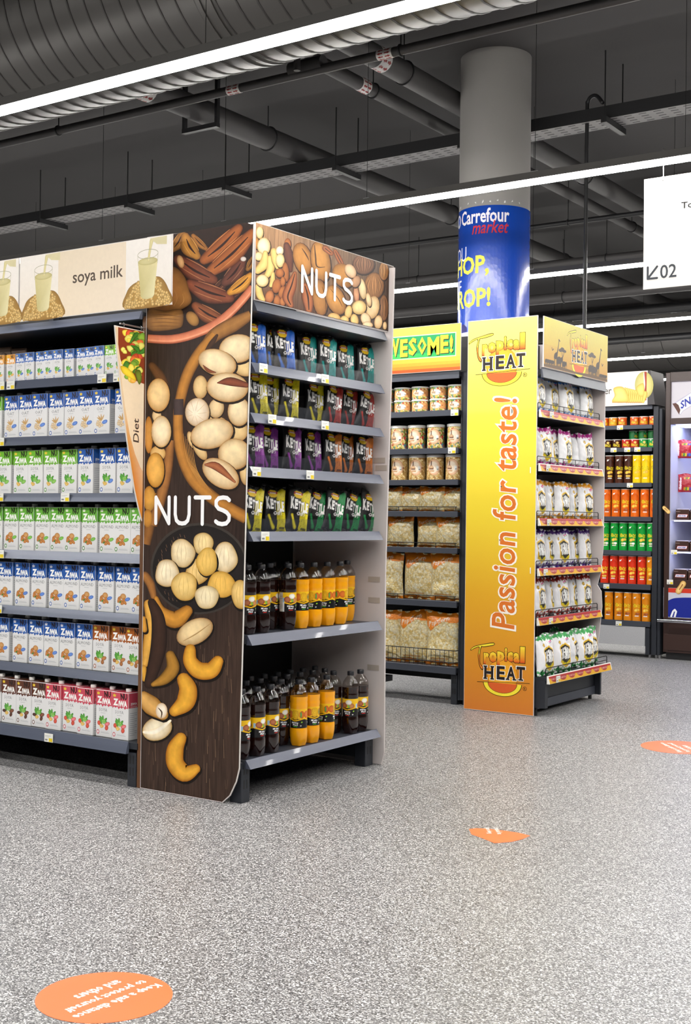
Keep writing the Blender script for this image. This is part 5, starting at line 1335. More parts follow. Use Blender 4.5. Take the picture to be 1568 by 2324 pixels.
# ------------------------------------------------------------------ soya milk signs (face -Y)
SY = 3.86
def soya_sign(name, x0, x1, label, shift=0., text=True):
    t = thing(name, label, 'sign', (0, 0, 0)); z0, z1 = 2.021, 2.312
    MB().box(x0, x1, SY, SY+.005, z0, z1).build('board', CARD, t)
    MB().box(x0+.1, x0+.14, SY+.0052, 3.935, z0+.03, z0+.05).build('sign_clip', STEEL, t)
    MB().box(x1-.14, x1-.1, SY+.0052, 3.935, z0+.03, z0+.05).build('sign_clip', STEEL, t)
    a = Art(); L = x1-x0; H_ = z1-z0
    a.poly([(x0+.002, z0+.002), (x1-.002, z0+.002), (x1-.002, z1-.002), (x0+.002, z1-.002)], ['eadfd0', 'ece4da', 'efeae4', 'ece6de'])
    if text: a.poly([(x0+.25, z0+.003), (x1-.26, z0+.003), (x1-.26, z1-.003), (x0+.25, z1-.003)], ['ead9bf', 'ecdcc6', 'e6d6be', 'e2d2b8'])
    for cx in ((x0+.155, x1-.135) if text else (x1-.11,)):
        rs = random.Random(5)
        a.blob([(cx-.125, z0+.004), (cx-.12, z0+.07), (cx-.08, z0+.105), (cx, z0+.12), (cx+.07, z0+.12), (cx+.115, z0+.07), (cx+.125, z0+.004)], '8a6420', 'b88c3c')
        for i in range(260):
            u = rs.uniform(-.125, .125); top = .125*(1-(abs(u)/.135)**2.5); vv = rs.uniform(.006, max(.012, top))
            a.ell(cx+u, z0+vv, .0082, .0074, '7e5a1e', 'e4bf74', n=8)
        gx = cx+.0
        a.poly([(gx-.055, z0+.19), (gx+.055, z0+.19), (gx+.038, z0+.05), (gx+.028, z0+.038), (gx, z0+.034), (gx-.028, z0+.038), (gx-.038, z0+.05)], ['cfc38a', 'e0d6a2', 'e4dcae', 'd8cf9c', 'd2c892', 'c8bc84', 'c4b87c'])
        a.ell(gx, z0+.192, .055, .016, 'b8ac70', 'cfc58e', n=24)
        a.taper([(gx+.02, z0+.275), (gx+.012, z0+.24), (gx+.004, z0+.195)], [.02, .013, .012], 'c4b878', 'ddd29c', n=5)
        a.poly([(gx+.01, z0+.286), (gx+.105 if text else gx+.09, z0+.287), (gx+.105 if text else gx+.09, z0+.252), (gx+.05, z0+.258)], 'd6cca0')
        n = 28; ring = [(gx+.0575*math.cos(2*math.pi*i/n), z0+.222+.019*math.sin(2*math.pi*i/n)) for i in range(n+1)]
        a.stroke(ring, .0022, 'a8a488'); a.stroke([(gx-.0575, z0+.222), (gx-.054, z0+.18)], .0018, 'b8b498'); a.stroke([(gx+.0575, z0+.222), (gx+.054, z0+.18)], .0018, 'b8b498')
    if text:
        b = P(165, 652, y=SY); c = P(279, 641, y=SY); d = P(279, 620, y=SY)
        V, F = glyphs('soya milk', .012, 0, 3); lo = V.min(0); hi = V.max(0)
        a.fit('soya milk', b.x, 2.021+.125, c.x, 2.021+.195, '4a3a2c', fat=.012, res=3)
    a.build('printed_picture', lambda u, v, h: (u, SY-h, v), PRINT, t, dz=.00001)
soya_sign('soya_sign', -4.432, -3.513, 'cream soya milk sign with two milk glasses above the cartons')
soya_sign('soya_sign', -5.36, -4.438, 'neighbouring soya sign cut by the left picture edge, showing one glass', text=False)

# ------------------------------------------------------------------ Diet fin sign
DX = -3.7275
fin = thing('diet_fin_sign', 'tall curved Diet flag sign with fruit salad picture', 'sign', (0, 0, 0))
fp = [(260, 738), (327, 752), (328, 860), (328.5, 1000), (329, 1195), (321, 1180), (313, 1150), (305, 1112), (297, 1062), (288, 1000), (279, 930), (270, 850), (264, 790)]
F3 = [P(x, y, x=DX) for x, y in fp]
MB().prism([(p.y, p.z) for p in F3], lambda y, z: (DX, y, z), lambda y, z: (DX-.004, y, z)).build('fin_board', CARD, fin)
a = Art()
a.poly([(262, 741), (326, 755), (327, 860), (327.5, 1000), (328, 1190), (322, 1177), (314.5, 1150), (306.5, 1112), (298.5, 1062), (289.5, 1000), (280.5, 930), (271.5, 850), (265.5, 790)], ['e2c9a4', 'ead6b8', 'e8d4b6', 'e6d2b4', 'd88a24', 'dc8a24', 'dd8c24', 'd8822a', 'd28830', 'd89a50', 'dfc49c', 'e0c6a0', 'e2c9a4'])
a.poly([(269, 744), (326, 755), (327, 860), (327.5, 1000), (327.5, 1075), (318, 1060), (306, 1030), (294, 985), (283, 920), (275, 850), (270, 790)], 'e8d6ba')
FA = lambda x, y: (x/3.733, 500+y/3.733)
a.T = FA
a.poly([(1000, 905), (1215, 945), (1228, 1390), (1150, 1360), (1060, 1290), (1020, 1180), (1000, 1050)], '8a3a1c')
fr_ = random.Random(3)
FC = [('a82a18', 'e05a38'), ('d88a20', 'f4c060'), ('c8a818', 'f2dc58'), ('4a7a20', '90b840'), ('2a5a18', '4f8a30'), ('c04418', 'ec7c40'), ('b8b030', 'e4e078'), ('d8b020', 'f8e468')]
for i in range(46):
    cy_ = 950+i*9; t_q = (cy_-905)/480.; xlo = 1012+t_q*60; cx_ = xlo+fr_.random()*(1205-xlo); c0, c1 = FC[fr_.randrange(len(FC))]; r_ = fr_.uniform(18, 38)
    m_ = fr_.randrange(5, 8); ph_ = fr_.random()*6
    a.blob([(cx_+r_*fr_.uniform(.7, 1.25)*math.cos(ph_+6.283*j/m_), cy_+r_*1.1*fr_.uniform(.7, 1.25)*math.sin(ph_+6.283*j/m_)) for j in range(m_)], c0, c1, n=3)
a.blob([(1020, 1235), (1070, 1245), (1130, 1300), (1150, 1360), (1090, 1330), (1035, 1290)], 'c8a010', 'f4d83c'); a.blob([(1145, 1280), (1185, 1270), (1200, 1340), (1180, 1392), (1155, 1340)], '3a4a14', '7a8a2c')
for q in ([(1100, 1040), (1150, 970), (1180, 960)], [(1110, 1060), (1160, 1090), (1180, 1130)], [(1170, 1130), (1210, 1110), (1220, 1080)]): a.taper(q, [10, 40, 8], '1f4a14', '4a8a2c', n=5)
a.T = lambda x, y: (x, y)
b = P(315.5, 1005, x=DX); c = P(302, 950, x=DX)
a.fit('Diet', 0, 0, 1, 1, '3c3028', fat=.012, quad=[(315, 1005), (315, 951), (302, 948), (302, 1002)], res=3)
a.build('printed_picture', on_x(DX), PRINT, fin, dz=.00001)
m = MB(); p = P(273, 734, x=DX); q = P(337, 749, x=DX-.0)
m.tube([(DX-.002, p.y, p.z), (DX-.002, 4.2, p.z-.004)], .0035, 8); m.build('clear_rod', STEEL, fin)
for px, py in ((281, 738), (320, 747)):
    p2 = P(px, py, x=DX); MB().tube([(DX-.002, p2.y, p.z+.006), (DX+.004, p2.y, p.z), (DX-.002, p2.y, p.z-.02)], .0015, 6).build('hook', STEEL, fin)

# ------------------------------------------------------------------ yellow snack side panel (faces -Y)
YY = 6.77
yp = thing('yellow_side_panel', 'tall yellow printed side board reading Passion for taste', 'display panel', (0, 0, 0))
xa, xb = -3.735, -3.268
MB().box(xa, xb, YY, YY+.008, .003, 2.366).build('foam_board', CARD, yp)
a = Art()
ys = [(0.006, 'd07a2a'), (.3, 'd8902a'), (.7, 'e0a82c'), (1.2, 'ead03a'), (1.7, 'f2e04a'), (2.363, 'f4e25c')]
for (z0, c0), (z1, c1) in zip(ys[:-1], ys[1:]):
    a.poly([(xa+.002, z0), (xb-.002, z0), (xb-.002, z1), (xa+.002, z1)], [c0, c0, c1, c1])
a.build('gradient_print', lambda u, v, h: (u, YY-h*.2, v), mat('printed_gloss', 'ffffff', .3, vcol=True, amt=.02, scale=3), yp)
def heat_logo(a, X, Yf, dark=False):
    """X, Yf map the zoomed logo frame (0..620 wide, 0..520 down) onto the board"""
    T0 = a.T; a.T = lambda x, y: (X(x), Yf(y)); OL = '3a2c10'
    # sun and smile
    a.ell(340, 330, 150, 170, '7a5a10', n=36); a.ell(340, 330, 147, 167, 'e8961e', 'f0b030', n=36)
    arc = lambda r0, r1, n=22: [(340+r0*math.cos(t), 400+r0*.66*math.sin(t)) for t in (math.pi*i/n for i in range(n+1))]+[(340+r1*math.cos(t), 400+r1*.66*math.sin(t)) for t in (math.pi*(n-i)/n for i in range(n+1))]
    a.poly(arc(192, 0.01), OL); a.poly(arc(186, .01), 'f4e23c'); a.poly(arc(146, .01), OL); a.poly(arc(141, .01), 'd8602a')
    a.stroke([(90, 405), (605, 378)], 5, OL)
    # T of Tropical
    tt = catmull([(20, 92), (60, 60), (140, 36), (246, 14), (252, 40), (150, 64), (132, 62), (116, 120), (118, 220), (150, 262), (138, 290), (108, 250), (92, 150), (104, 72), (60, 84), (22, 108)], 4)
    a.poly(tt, OL); cx_, cy_ = 120, 110
    tt2 = catmull([(26, 92), (62, 66), (140, 42), (242, 22), (246, 36), (150, 58), (126, 58), (110, 120), (112, 220), (142, 262), (136, 278), (114, 246), (98, 150), (110, 66), (60, 78), (28, 100)], 4)
    a.poly(tt2, [('f4e23c' if p[1] < 130 else 'e8801e') for p in tt2])
    # ropical, arched
    xs = [150, 205, 285, 360, 385, 445, 510, 560]; ch = 'ropical'; up = [0, 22, 38, 46, 44, 36, 40]
    for i, c in enumerate(ch):
        l, r = xs[i]+2, xs[i+1]-2; desc = 34 if c == 'p' else 0; asc = 60 if c in 'l' else (34 if c == 'i' else 0)
        y1 = 205-up[i]*.9+desc+20; y0 = 118-up[i]*.6-asc
        a.fit(c, l-5, y1+5, r+5, y0-5, OL, fat=.05, res=2); a.fit(c, l, y1, r, y0, 'd8501c', fat=.045, res=2, col2='f6dc3c')
    # HEAT with serif slabs
    xs = [(150, 258), (275, 372), (372, 478), (470, 570)]
    for col, o in (('f4f2ec', 7), ('241c1a', 0)):
        for (l, r), c in zip(xs, 'HEAT'):
            a.fit(c, l-o+8, 372-(l-150)*.045+o, r+o-8, 242-(l-150)*.05-o, col, fat=.035+.012*(o > 0), res=1)
            base = 372-(l-150)*.045; topy = 242-(l-150)*.05
            def slab(x0, x1, y): a.rect(x0-o*.7, y-7-o*.7, x1+o*.7, y+7+o*.7, col)
            if c in 'HAT':
                if c == 'T': slab((l+r)/2-24, (l+r)/2+24, base-6)
                else: slab(l, l+38, base-6); slab(r-38, r, base-6)
            if c == 'H': slab(l, l+38, topy+6); slab(r-38, r, topy+6)
    n = 16; a.stroke([(560+17*math.cos(2*math.pi*i/n), 432+19*math.sin(2*math.pi*i/n)) for i in range(n+1)], 4, OL); a.fit('R', 553, 443, 568, 421, OL, fat=.02, res=1)
    a.T = T0
lg = Art()
def XY(px0, px1, plane, horiz):
    return None
pA = P(1060, 760, y=YY).x; pB = P(1207, 760, y=YY).x; s_ = (pB-pA)/620.
z_top = P(1060, 757, y=YY).z
heat_logo(lg, lambda x: pA+x*s_, lambda y: z_top-y*s_*.9)
lg.build('brand_logo_print', lambda u, v, h: (u, YY-.0006-h, v), PRINT, yp, dz=.00002)
lg = Art()
pA = P(1064, 1480, y=YY).x; pB = P(1206, 1480, y=YY).x; s2_ = (pB-pA)/620.; z_t2 = P(1064, 1451, y=YY).z
heat_logo(lg, lambda x: pA+x*s2_, lambda y: z_t2-y*s2_*.92)
lg.build('brand_logo_print', lambda u, v, h: (u, YY-.0006-h, v), PRINT, yp, dz=.00002)
tx = Art(); x0 = P(1115, 1430, y=YY).x; x1 = P(1168, 1430, y=YY).x; zb_ = P(1140, 1427, y=YY).z; zt_ = P(1140, 902, y=YY).z
tx.fit('Passion for taste!', x0-.012, zb_-.012, x1+.012, zt_+.012, 'f4efe6', fat=.05, shear=.12, rot=90, res=3, space=1.06)
tx.fit('Passion for taste!', x0, zb_, x1, zt_, 'd8742c', fat=.016, shear=.12, rot=90, res=3, space=1.06)
tx.build('slogan_lettering', lambda u, v, h: (u, YY-.0006-h, v), PRINT, yp)
for px, py in ((1204, 1067), (1204, 1295)): 
    p = P(px, py, y=YY); MB().box(p.x-.003, p.x+.003, YY-.003, YY-.0012, p.z-.018, p.z+.018).build('fixing_clip', CAPM, yp)

# savanna header (faces +X)
SX = TX+.03
sv = thing('savanna_header', 'yellow header board with savanna animal silhouettes over the snack bags', 'sign', (0, 0, 0))
MB().box(SX-.006, SX, 6.785, 7.742, 2.062, 2.362).build('foam_board', CARD, sv)
a = Art(); a.poly([(6.787, 2.064), (7.74, 2.064), (7.74, 2.36), (6.787, 2.36)], ['bc8634', 'bc8634', 'c8b84a', 'c8b84a']); a.poly([(6.787, 2.2), (7.74, 2.2), (7.74, 2.36), (6.787, 2.36)], ['c4a840', 'c4a840', 'c8c052', 'c8c052'])
heat_logo(a, lambda x: 7.1+x*.00056, lambda y: 2.345-y*.00056)
SIL = '33261c'
def elephant(x, z, s):
    a.blob([(x-.5*s, z+.25*s), (x-.4*s, z+.7*s), (x, z+.85*s), (x+.35*s, z+.75*s), (x+.45*s, z+.35*s), (x, z+.25*s)], SIL, SIL, n=4)
    for dx in (-.38, -.18, .12, .3): a.rect(x+dx*s-.07*s, z, x+dx*s+.07*s, z+.4*s, SIL)
    a.ell(x+.5*s, z+.65*s, .2*s, .22*s, SIL); a.taper([(x+.6*s, z+.6*s), (x+.68*s, z+.3*s), (x+.66*s, z+.08*s)], [.16*s, .1*s, .06*s], SIL, SIL)
def giraffe(x, z, s):
    a.blob([(x-.3*s, z+.5*s), (x-.25*s, z+.8*s), (x+.1*s, z+.95*s), (x+.25*s, z+.75*s), (x+.1*s, z+.5*s)], SIL, SIL, n=4)
    for dx in (-.26, -.16, .08, .17): a.rect(x+dx*s-.03*s, z, x+dx*s+.03*s, z+.6*s, SIL)
    a.taper([(x+.15*s, z+.8*s), (x+.32*s, z+1.3*s), (x+.45*s, z+1.8*s)], [.18*s, .11*s, .08*s], SIL, SIL); a.taper([(x+.42*s, z+1.82*s), (x+.6*s, z+1.74*s)], [.11*s, .06*s], SIL, SIL)
def acacia(x, z, s):
    a.taper([(x, z), (x+.05*s, z+.5*s), (x+.1*s, z+.8*s)], [.1*s, .06*s, .04*s], SIL, SIL); a.stroke([(x+.03*s, z+.4*s), (x-.2*s, z+.8*s)], .04*s, SIL); a.stroke([(x+.03*s, z+.4*s), (x+.3*s, z+.8*s)], .04*s, SIL)
    for dx, dz in ((-.3, .82), (0, .95), (.3, .84), (.1, .85), (-.12, .88)): a.ell(x+dx*s, z+dz*s, .25*s, .09*s, SIL)
zg = 2.082
for y_ in (6.82, 6.85, 6.88, 6.91): elephant(y_, zg, .032+.004*((y_*100) % 3))
elephant(7.0, zg, .075); elephant(7.07, zg-.004, .055); giraffe(6.955, zg, .09); acacia(7.045, zg+.02, .1); a.stroke([(6.895, zg+.105), (6.905, zg+.09), (6.92, zg+.1)], .006, SIL)
elephant(7.47, zg, .075); elephant(7.53, zg, .07); giraffe(7.585, zg, .1); acacia(7.49, zg+.03, .11)
for y_ in (7.625, 7.65, 7.68, 7.71): elephant(y_, zg-.006, .034)
a.stroke([(7.645, zg+.09), (7.655, zg+.075), (7.668, zg+.088)], .006, SIL)
a.poly([(6.788, 2.066), (7.739, 2.066), (7.739, 2.08), (7.5, 2.087), (7.25, 2.078), (7.0, 2.088), (6.788, 2.08)], '5a4020')
a.build('printed_picture', lambda u, v, h: (SX+h, u, v), PRINT, sv, dz=.00001)

# green-framed header over the popcorn (faces -Y)
AY = PY-.02
aw = thing('popcorn_header', 'yellow and orange header board reading AWESOME in a green frame', 'sign', (0, 0, 0))
xr = -3.828
MB().box(-5.0, xr, AY, AY+.006, 2.083, 2.376).build('foam_board', CARD, aw)
a = Art(); a.poly([(-4.998, 2.085), (xr-.002, 2.085), (xr-.002, 2.374), (-4.998, 2.374)], ['c04a18', 'c8581e', 'f4e24c', 'f0dc40'])
for z0, z1, c0, c1 in ((2.085, 2.105, 'a83c14', 'c85a20'), (2.105, 2.125, 'e8701c', 'f08a28'), (2.125, 2.145, 'ec7a20', 'f4a434'), (2.145, 2.17, 'f0862a', 'f6b840'), (2.17, 2.374, 'f6d84a', 'f4e24c')): a.poly([(-4.998, z0), (xr-.002, z0), (xr-.002, z1), (-4.998, z1)], [c0, c1, c1, c0])
def zz(px, py): p = P(px, py, y=AY); return p.x, p.z
g1 = zz(1036, 770); g0 = zz(1036, 811)
a.rect(-4.9, 2.172, -3.862, 2.322, 'b8c8b0'); a.rect(-4.9, 2.178, -3.868, 2.316, '1c8a52'); a.poly([(-4.9, 2.178), (-3.868, 2.178), (-3.868, 2.2), (-4.9, 2.22)], ['4cc24a', '1f9a54', '1f9a54', '4cc24a'])
L = 'AWESOME!'; xs = [-4.545, -4.425, -4.295, -4.21, -4.125, -4.028, -3.94, -3.893]
rt = [-3.885]
ws = [.085, .092, .056, .06, .066, .086, .058, .028]
xs = []; x = -3.882
for w_ in reversed(ws): x -= w_; xs.insert(0, x); x -= .007
for k, (ch_, l, w_) in enumerate(zip(L, xs, ws)):
    dz_ = .004*math.sin(k*2.2)
    a.fit(ch_, l+.005, 2.187+dz_, l+w_+.006, 2.3+dz_, '12301c', fat=.045, res=1)
    a.fit(ch_, l, 2.193+dz_, l+w_, 2.306+dz_, 'f4e030', fat=.04, res=1)
a.build('printed_picture', lambda u, v, h: (u, AY-h, v), PRINT, aw, dz=.00001)

# ------------------------------------------------------------------ blue wrap round the column
wr = thing('column_wrap', 'blue promotional wrap round the column with white and yellow lettering', 'poster', (CCX, CCY, 0))
va = math.atan2(-CCY, -CCX)                                   # direction of the viewer seen from the column
CRR = .238
def cyl_map(u, v, h): th = va+u/CRR; return ((CRR+.002+h)*math.cos(th), (CRR+.002+h)*math.sin(th), v)
zT, zB = 3.225, 2.40
blue = MB(); n = 72
b = Art(); hw = math.pi*CRR
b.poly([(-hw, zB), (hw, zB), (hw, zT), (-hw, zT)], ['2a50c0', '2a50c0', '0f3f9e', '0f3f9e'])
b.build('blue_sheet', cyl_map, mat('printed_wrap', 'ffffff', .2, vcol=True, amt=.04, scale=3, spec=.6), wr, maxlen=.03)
def ax(px): return CRR*math.asin(max(-1, min(1, (px-1115.5)/80.)))
def zc(py): return CAMH+(1180-py)/FPX*8.3
t_ = Art(); t_.fit('Carrefour', ax(1044), zc(503), ax(1148), zc(470), 'eceaf0', fat=.022, res=2); t_.build('store_name', lambda u, v, h: cyl_map(u, v, h+.0006), PRINT, wr, maxlen=.02)
t_ = Art(); t_.fit('market', ax(1067), zc(528), ax(1147), zc(499), 'c82a3a', fat=.012, shear=.3, res=2); t_.build('store_name', lambda u, v, h: cyl_map(u, v, h+.0006), PRINT, wr, maxlen=.02)
t_ = Art(); t_.ell(ax(1044)-.055, zc(488), .04, .045, 'e8e8f0'); t_.ell(ax(1044)-.05, zc(488), .025, .03, '1a48a8'); t_.build('store_emblem', lambda u, v, h: cyl_map(u, v, h+.0006), PRINT, wr, maxlen=.02)
t_ = Art(); t_.fit('YOU', ax(1055)-.2, zc(585), ax(1055), zc(552), 'e8eaf4', res=2); t_.build('slogan_line', lambda u, v, h: cyl_map(u, v, h+.0006), PRINT, wr, maxlen=.02)
t_ = Art(); t_.fit('SHOP,', ax(1105)-.375, zc(625), ax(1105), zc(576), 'e8e24c', fat=.03, res=2); t_.build('slogan_line', lambda u, v, h: cyl_map(u, v, h+.0006), PRINT, wr, maxlen=.02)
t_ = Art(); t_.fit('WE', ax(1045)-.14, zc(656), ax(1045), zc(627), 'e8eaf4', res=2); t_.build('slogan_line', lambda u, v, h: cyl_map(u, v, h+.0006), PRINT, wr, maxlen=.02)
t_ = Art(); t_.fit('DROP!', ax(1109)-.385, zc(694), ax(1109), zc(650), 'e8e24c', fat=.03, res=2); t_.build('slogan_line', lambda u, v, h: cyl_map(u, v, h+.0006), PRINT, wr, maxlen=.02)
t_ = Art(); t_.poly([(-.40, zB+.002), (-.19, zB+.002), (-.19, zB+.03), (-.22, zB+.055), (-.36, zB+.06)], '2c2c70'); t_.build('printed_picture', lambda u, v, h: cyl_map(u, v, h+.0006), PRINT, wr, maxlen=.02)
s_ = Art()
for k, (za, zb2, c) in enumerate(((2.37, 2.399, 'd8d6de'), (2.33, 2.37, '3a3a8a'), (2.31, 2.33, 'dcdade'), (2.30, 2.31, '8a2a3a'), (2.27, 2.30, 'd8d6d8'), (2.262, 2.27, '8a2a3a'))): s_.rect(-hw, za, hw, zb2, c)
s_.build('striped_band', cyl_map, PRINT, wr, maxlen=.03)
tapes = Art()
for i in range(9): tapes.poly([(ax(1040+16*i), zT+.012+.01*(i % 3)), (ax(1040+16*i)+.012, zT+.016+.01*(i % 2)), (ax(1040+16*i)+.01, zT+.03+.008*(i % 2)), (ax(1040+16*i)+.002, zT+.026)], 'd8d6d6')
tapes.build('peeled_tape', cyl_map, PRINT, wr)

# ------------------------------------------------------------------ hanging aisle sign
hs = thing('hanging_aisle_sign', 'white hanging aisle sign with arrow and number 02', 'sign', (0, 0, 0))
AYY = 6.238
MB().box(-2.416, -1.35, AYY, AYY+.004, 2.354, 2.924).build('sign_board', mat('white_plastic_sheet', (236, 234, 230), .5, amt=.02, bump=.05, bscale=5), hs)
a = Art()
p = [P(1470, 604, y=AYY), P(1492, 630, y=AYY), P(1498, 605, y=AYY), P(1535, 632, y=AYY)]
z0 = P(1480, 632, y=AYY).z; z1 = P(1480, 606, y=AYY).z
xA = p[0].x; xB = P(1491, 620, y=AYY).x
a.stroke([(xA, z1), (xA, z0), (xB, z0)], .011, '3a3f46'); a.stroke([(xA, z0), (xB, z1)], .011, '3a3f46')
a.fit('02', P(1498, 620, y=AYY).x, z0-.005, P(1535, 620, y=AYY).x, z1+.005, '3a3f46', fat=.01, res=3)
a.build('arrow_number', lambda u, v, h: (u, AYY-h, v), PRINT, hs)
a = Art()
zt0, zt1 = P(1546, 474, y=AYY).z, P(1546, 459, y=AYY).z
a.fit('To', P(1546, 465, y=AYY).x, zt0, P(1546, 465, y=AYY).x+.062, zt1, '1c1c1c', res=2, fat=.02)
a.build('printed_text', lambda u, v, h: (u, AYY-h, v), PRINT, hs)
for x in (-2.315, -1.5):
    MB().cyl((x, AYY+.002, 2.926), (x, AYY+.002, 3.07), .0022, 6).build('hanging_wire', STEEL, hs)
    MB().box(x-.006, x+.006, AYY-.004, AYY+.008, 2.905, 2.9255).build('clip', STEEL, hs)
six = thing('number_plate', 'small purple plate with a white 6 above the light at the right edge', 'sign', (-2.49, 7.0, 3.22))
MB().box(0, .12, 0, .004, 0, .055).build('plate', mat('purple_plastic', (72, 58, 112), .5, amt=.05), six)
a = Art(); a.fit('6', .022, .008, .05, .048, 'e8e6ee', fat=.02); a.build('digit', front, PRINT, six)
for x in (.02, .1): MB().cyl((x, .002, .0552), (x, .002, CEIL-3.221), .0015, 6).build('hanging_wire', WIRE, six)

# black power conduit dropping from the cable tray to the snack endcap
c = thing('power_conduit', 'thin black bent conduit dropping from the cable tray behind the snack endcap', 'conduit', (0, 0, 0))
MB().tube(catmull([(-3.33, 7.84, 3.93), (-3.38, 7.86, 3.99), (-3.43, 7.88, 4.0), (-3.462, 7.9, 3.97), (-3.466, 7.9, 3.88), (-3.468, 7.9, 3.0), (-3.47, 7.9, 1.0), (-3.47, 7.9, .001)], 6, False), .013, 10).build('conduit_pipe', BLACKM, c, smooth=True)

# ------------------------------------------------------------------ potato crisp sign over the cans (faces -Y)
cs = thing('crisp_sign', 'cream sign with a tipped crisp can above the can shelves', 'sign', (0, 0, 0))
CY = KY-.04
MB().box(-5.3, -3.925, CY, CY+.006, 2.15, 2.44).build('sign_board', CARD, cs)
MB().prism_y([(-3.9245, 2.15), (-3.86, 2.15), (-3.9, 2.44), (-3.9245, 2.44)], CY+.001, CY+.3).build('side_return', mat('grey_side_return', (70, 67, 69), .6, amt=.05), cs)
a = Art(); a.poly([(-5.298, 2.152), (-3.927, 2.152), (-3.927, 2.438), (-5.298, 2.438)], ['efe6da', 'efe6da', 'ece8e4', 'ece8e4'])
Zs = lambda x, y: (lambda p: (p.x, p.z))(P(1200+x/4.261, 820+y/4.261, y=CY))
a.T = Zs
a.ell(1115, 230, 90, 130, 'b8b060', 'd8d088', n=24); a.poly([(1118, 100), (1140, 100), (1137, 378), (1090, 378), (1112, 330), (1120, 230)], 'a8402c'); a.taper([(1112, 110), (1118, 230), (1100, 350)], [6, 14, 8], 'e8e4e0', 'f4f2f0')
for i in range(9): a.taper([(930+22*i, 255+6*i), (965+20*i, 310), (945+20*i, 392)], [10, 46, 26], 'b89428', 'ecd470', n=5)
a.blob([(820, 260), (900, 245), (950, 300), (960, 392), (810, 395), (830, 330)], 'c8a838', 'f0dc80'); a.blob([(1040, 250), (1110, 215), (1112, 330), (1060, 330)], 'c8ac40', 'ecd878')
a.rect(805, 392, 1090, 402, 'c89a58')
a.T = lambda x, y: (x, y)
e0 = P(1372, 895, y=CY); e1 = P(1388, 883, y=CY)
a.fit('er', e0.x, e0.z, e1.x, e1.z, '4a4440', res=3, fat=.008)
a.build('printed_picture', lambda u, v, h: (u, CY-h, v), PRINT, cs, dz=.00001)

# ------------------------------------------------------------------ brown chocolate cooler (faces -Y)
FY = 10.33
cl = thing('chocolate_cooler', 'tall open brown chocolate cooler with lit white interior', 'cooler', (0, 0, 0))
BR = mat('cooler_brown', (58, 40, 35), .35, amt=.05); INN = mat('cooler_white', (196, 196, 210), .45, amt=.03)
fx0 = P(1507, 1200, y=FY).x; fx1 = fx0+1.0; fi = P(1518.5, 1200, y=FY).x
zt = P(1507, 846, y=FY).z
def fz(py): return P(1530, py, y=FY).z
z_box0, z_box1 = fz(949), fz(866); z_in1 = fz(963); z_in0 = fz(1316)
MB().box(fx0, fi, FY, FY+.6, .06, zt).build('side_frame', BR, cl, bevel=.004)
MB().box(fx1-.05, fx1, FY, FY+.6, .06, zt).build('side_frame', BR, cl, bevel=.004)
MB().box(fi+.0005, fx1-.0505, FY, FY+.6, z_box1, zt).build('top_frame', BR, cl)
MB().box(fi+.0005, fx1-.0505, FY, FY+.6, z_in1, z_box0).build('header_rail', BR, cl)
MB().box(fi+.0005, fx1-.0505, FY+.55, FY+.6, z_in0, z_in1-.0005).build('back_wall', INN, cl)
MB().box(fi+.0005, fi+.004, FY+.01, FY+.549, z_in0, z_in1-.0005).build('inner_side', INN, cl)
lb = MB().box(fi+.0005, fx1-.0505, FY+.02, FY+.1, z_box0+.0005, z_box1-.0005).build('light_box', emis('lightbox_pink', (.74, .64, .78), .42, .35), cl)
COOL = emis('cooler_led', (.5, .57, 1.0), 10.)
MB().box(fi+.03, fx1-.1, FY+.05, FY+.3, z_in1-.012, z_in1-.0008).build('interior_lamp', COOL, cl)
for py in (1179.5, 1251.5):
    z = fz(py); s = MB().box(fi+.005, fx1-.051, FY+.03, FY+.548, z-.008, z).build('glass_shelf', INN, cl)
    MB().box(fi+.03, fx1-.1, FY+.034, FY+.06, z-.014, z-.0085).build('shelf_lamp', COOL, s)
MB().box(fi+.0005, fx1-.0505, FY, FY+.549, fz(1334), z_in0-.0005).build('deck', BR, cl)
MB().box(fx0, fx1, FY+.002, FY+.55, fz(1402), fz(1334.5)).build('front_board', INN, cl)
MB().box(fx0, fx1, FY+.004, FY+.6, .06, fz(1403)).build('lower_body', BR, cl)
MB().box(fx0+.01, fx1, FY-.004, FY+.003, .08, fz(1440)).build('lower_door', BR, cl, bevel=.002)
MB().box(fx0+.02, fx1-.02, FY+.02, FY+.5, 0, .059).build('plinth', BLACKM, cl)
b_ = MB().tube([(fx0-.03, FY-.05, fz(1409)), (fx1, FY-.05, fz(1409))], .016, 12).build('handle_bar', CHROME, cl, smooth='auto')
MB().cyl((fx0+.03, FY-.03, fz(1409)), (fx0+.03, FY+.003, fz(1409)), .01, 8).build('bar_mount', CHROME, b_)
a = Art(); zz0, zz1 = fz(1401), fz(1335)
a.rect(fx0+.002, fz(1345), fx1, zz1, 'cc3a26')
ea = catmull([(fx0+.002, fz(1402)), (fx0+.002, fz(1375)), (fx0+.06, fz(1361)), (fx0+.14, fz(1356)), (fx0+.3, fz(1354.5)), (fx0+.5, fz(1356)), (fx0+.6, fz(1370)), (fx0+.6, fz(1402))], 6)
a.poly([(max(p[0], fx0+.002), max(p[1], zz0+.001)) for p in ea], '1c2a8c')
a.stroke([(P(1523, 1400, y=FY).x, zz0+.008), (P(1527, 1390, y=FY).x, fz(1388)), (P(1531, 1384, y=FY).x, fz(1384)), (P(1534, 1390, y=FY).x, fz(1388)), (P(1531, 1400, y=FY).x, zz0+.008)], .016, 'eef0f6')
a.build('logo_print', lambda u, v, h: (u, FY+.002-h, v), PRINT, cl)
nutm = Art()
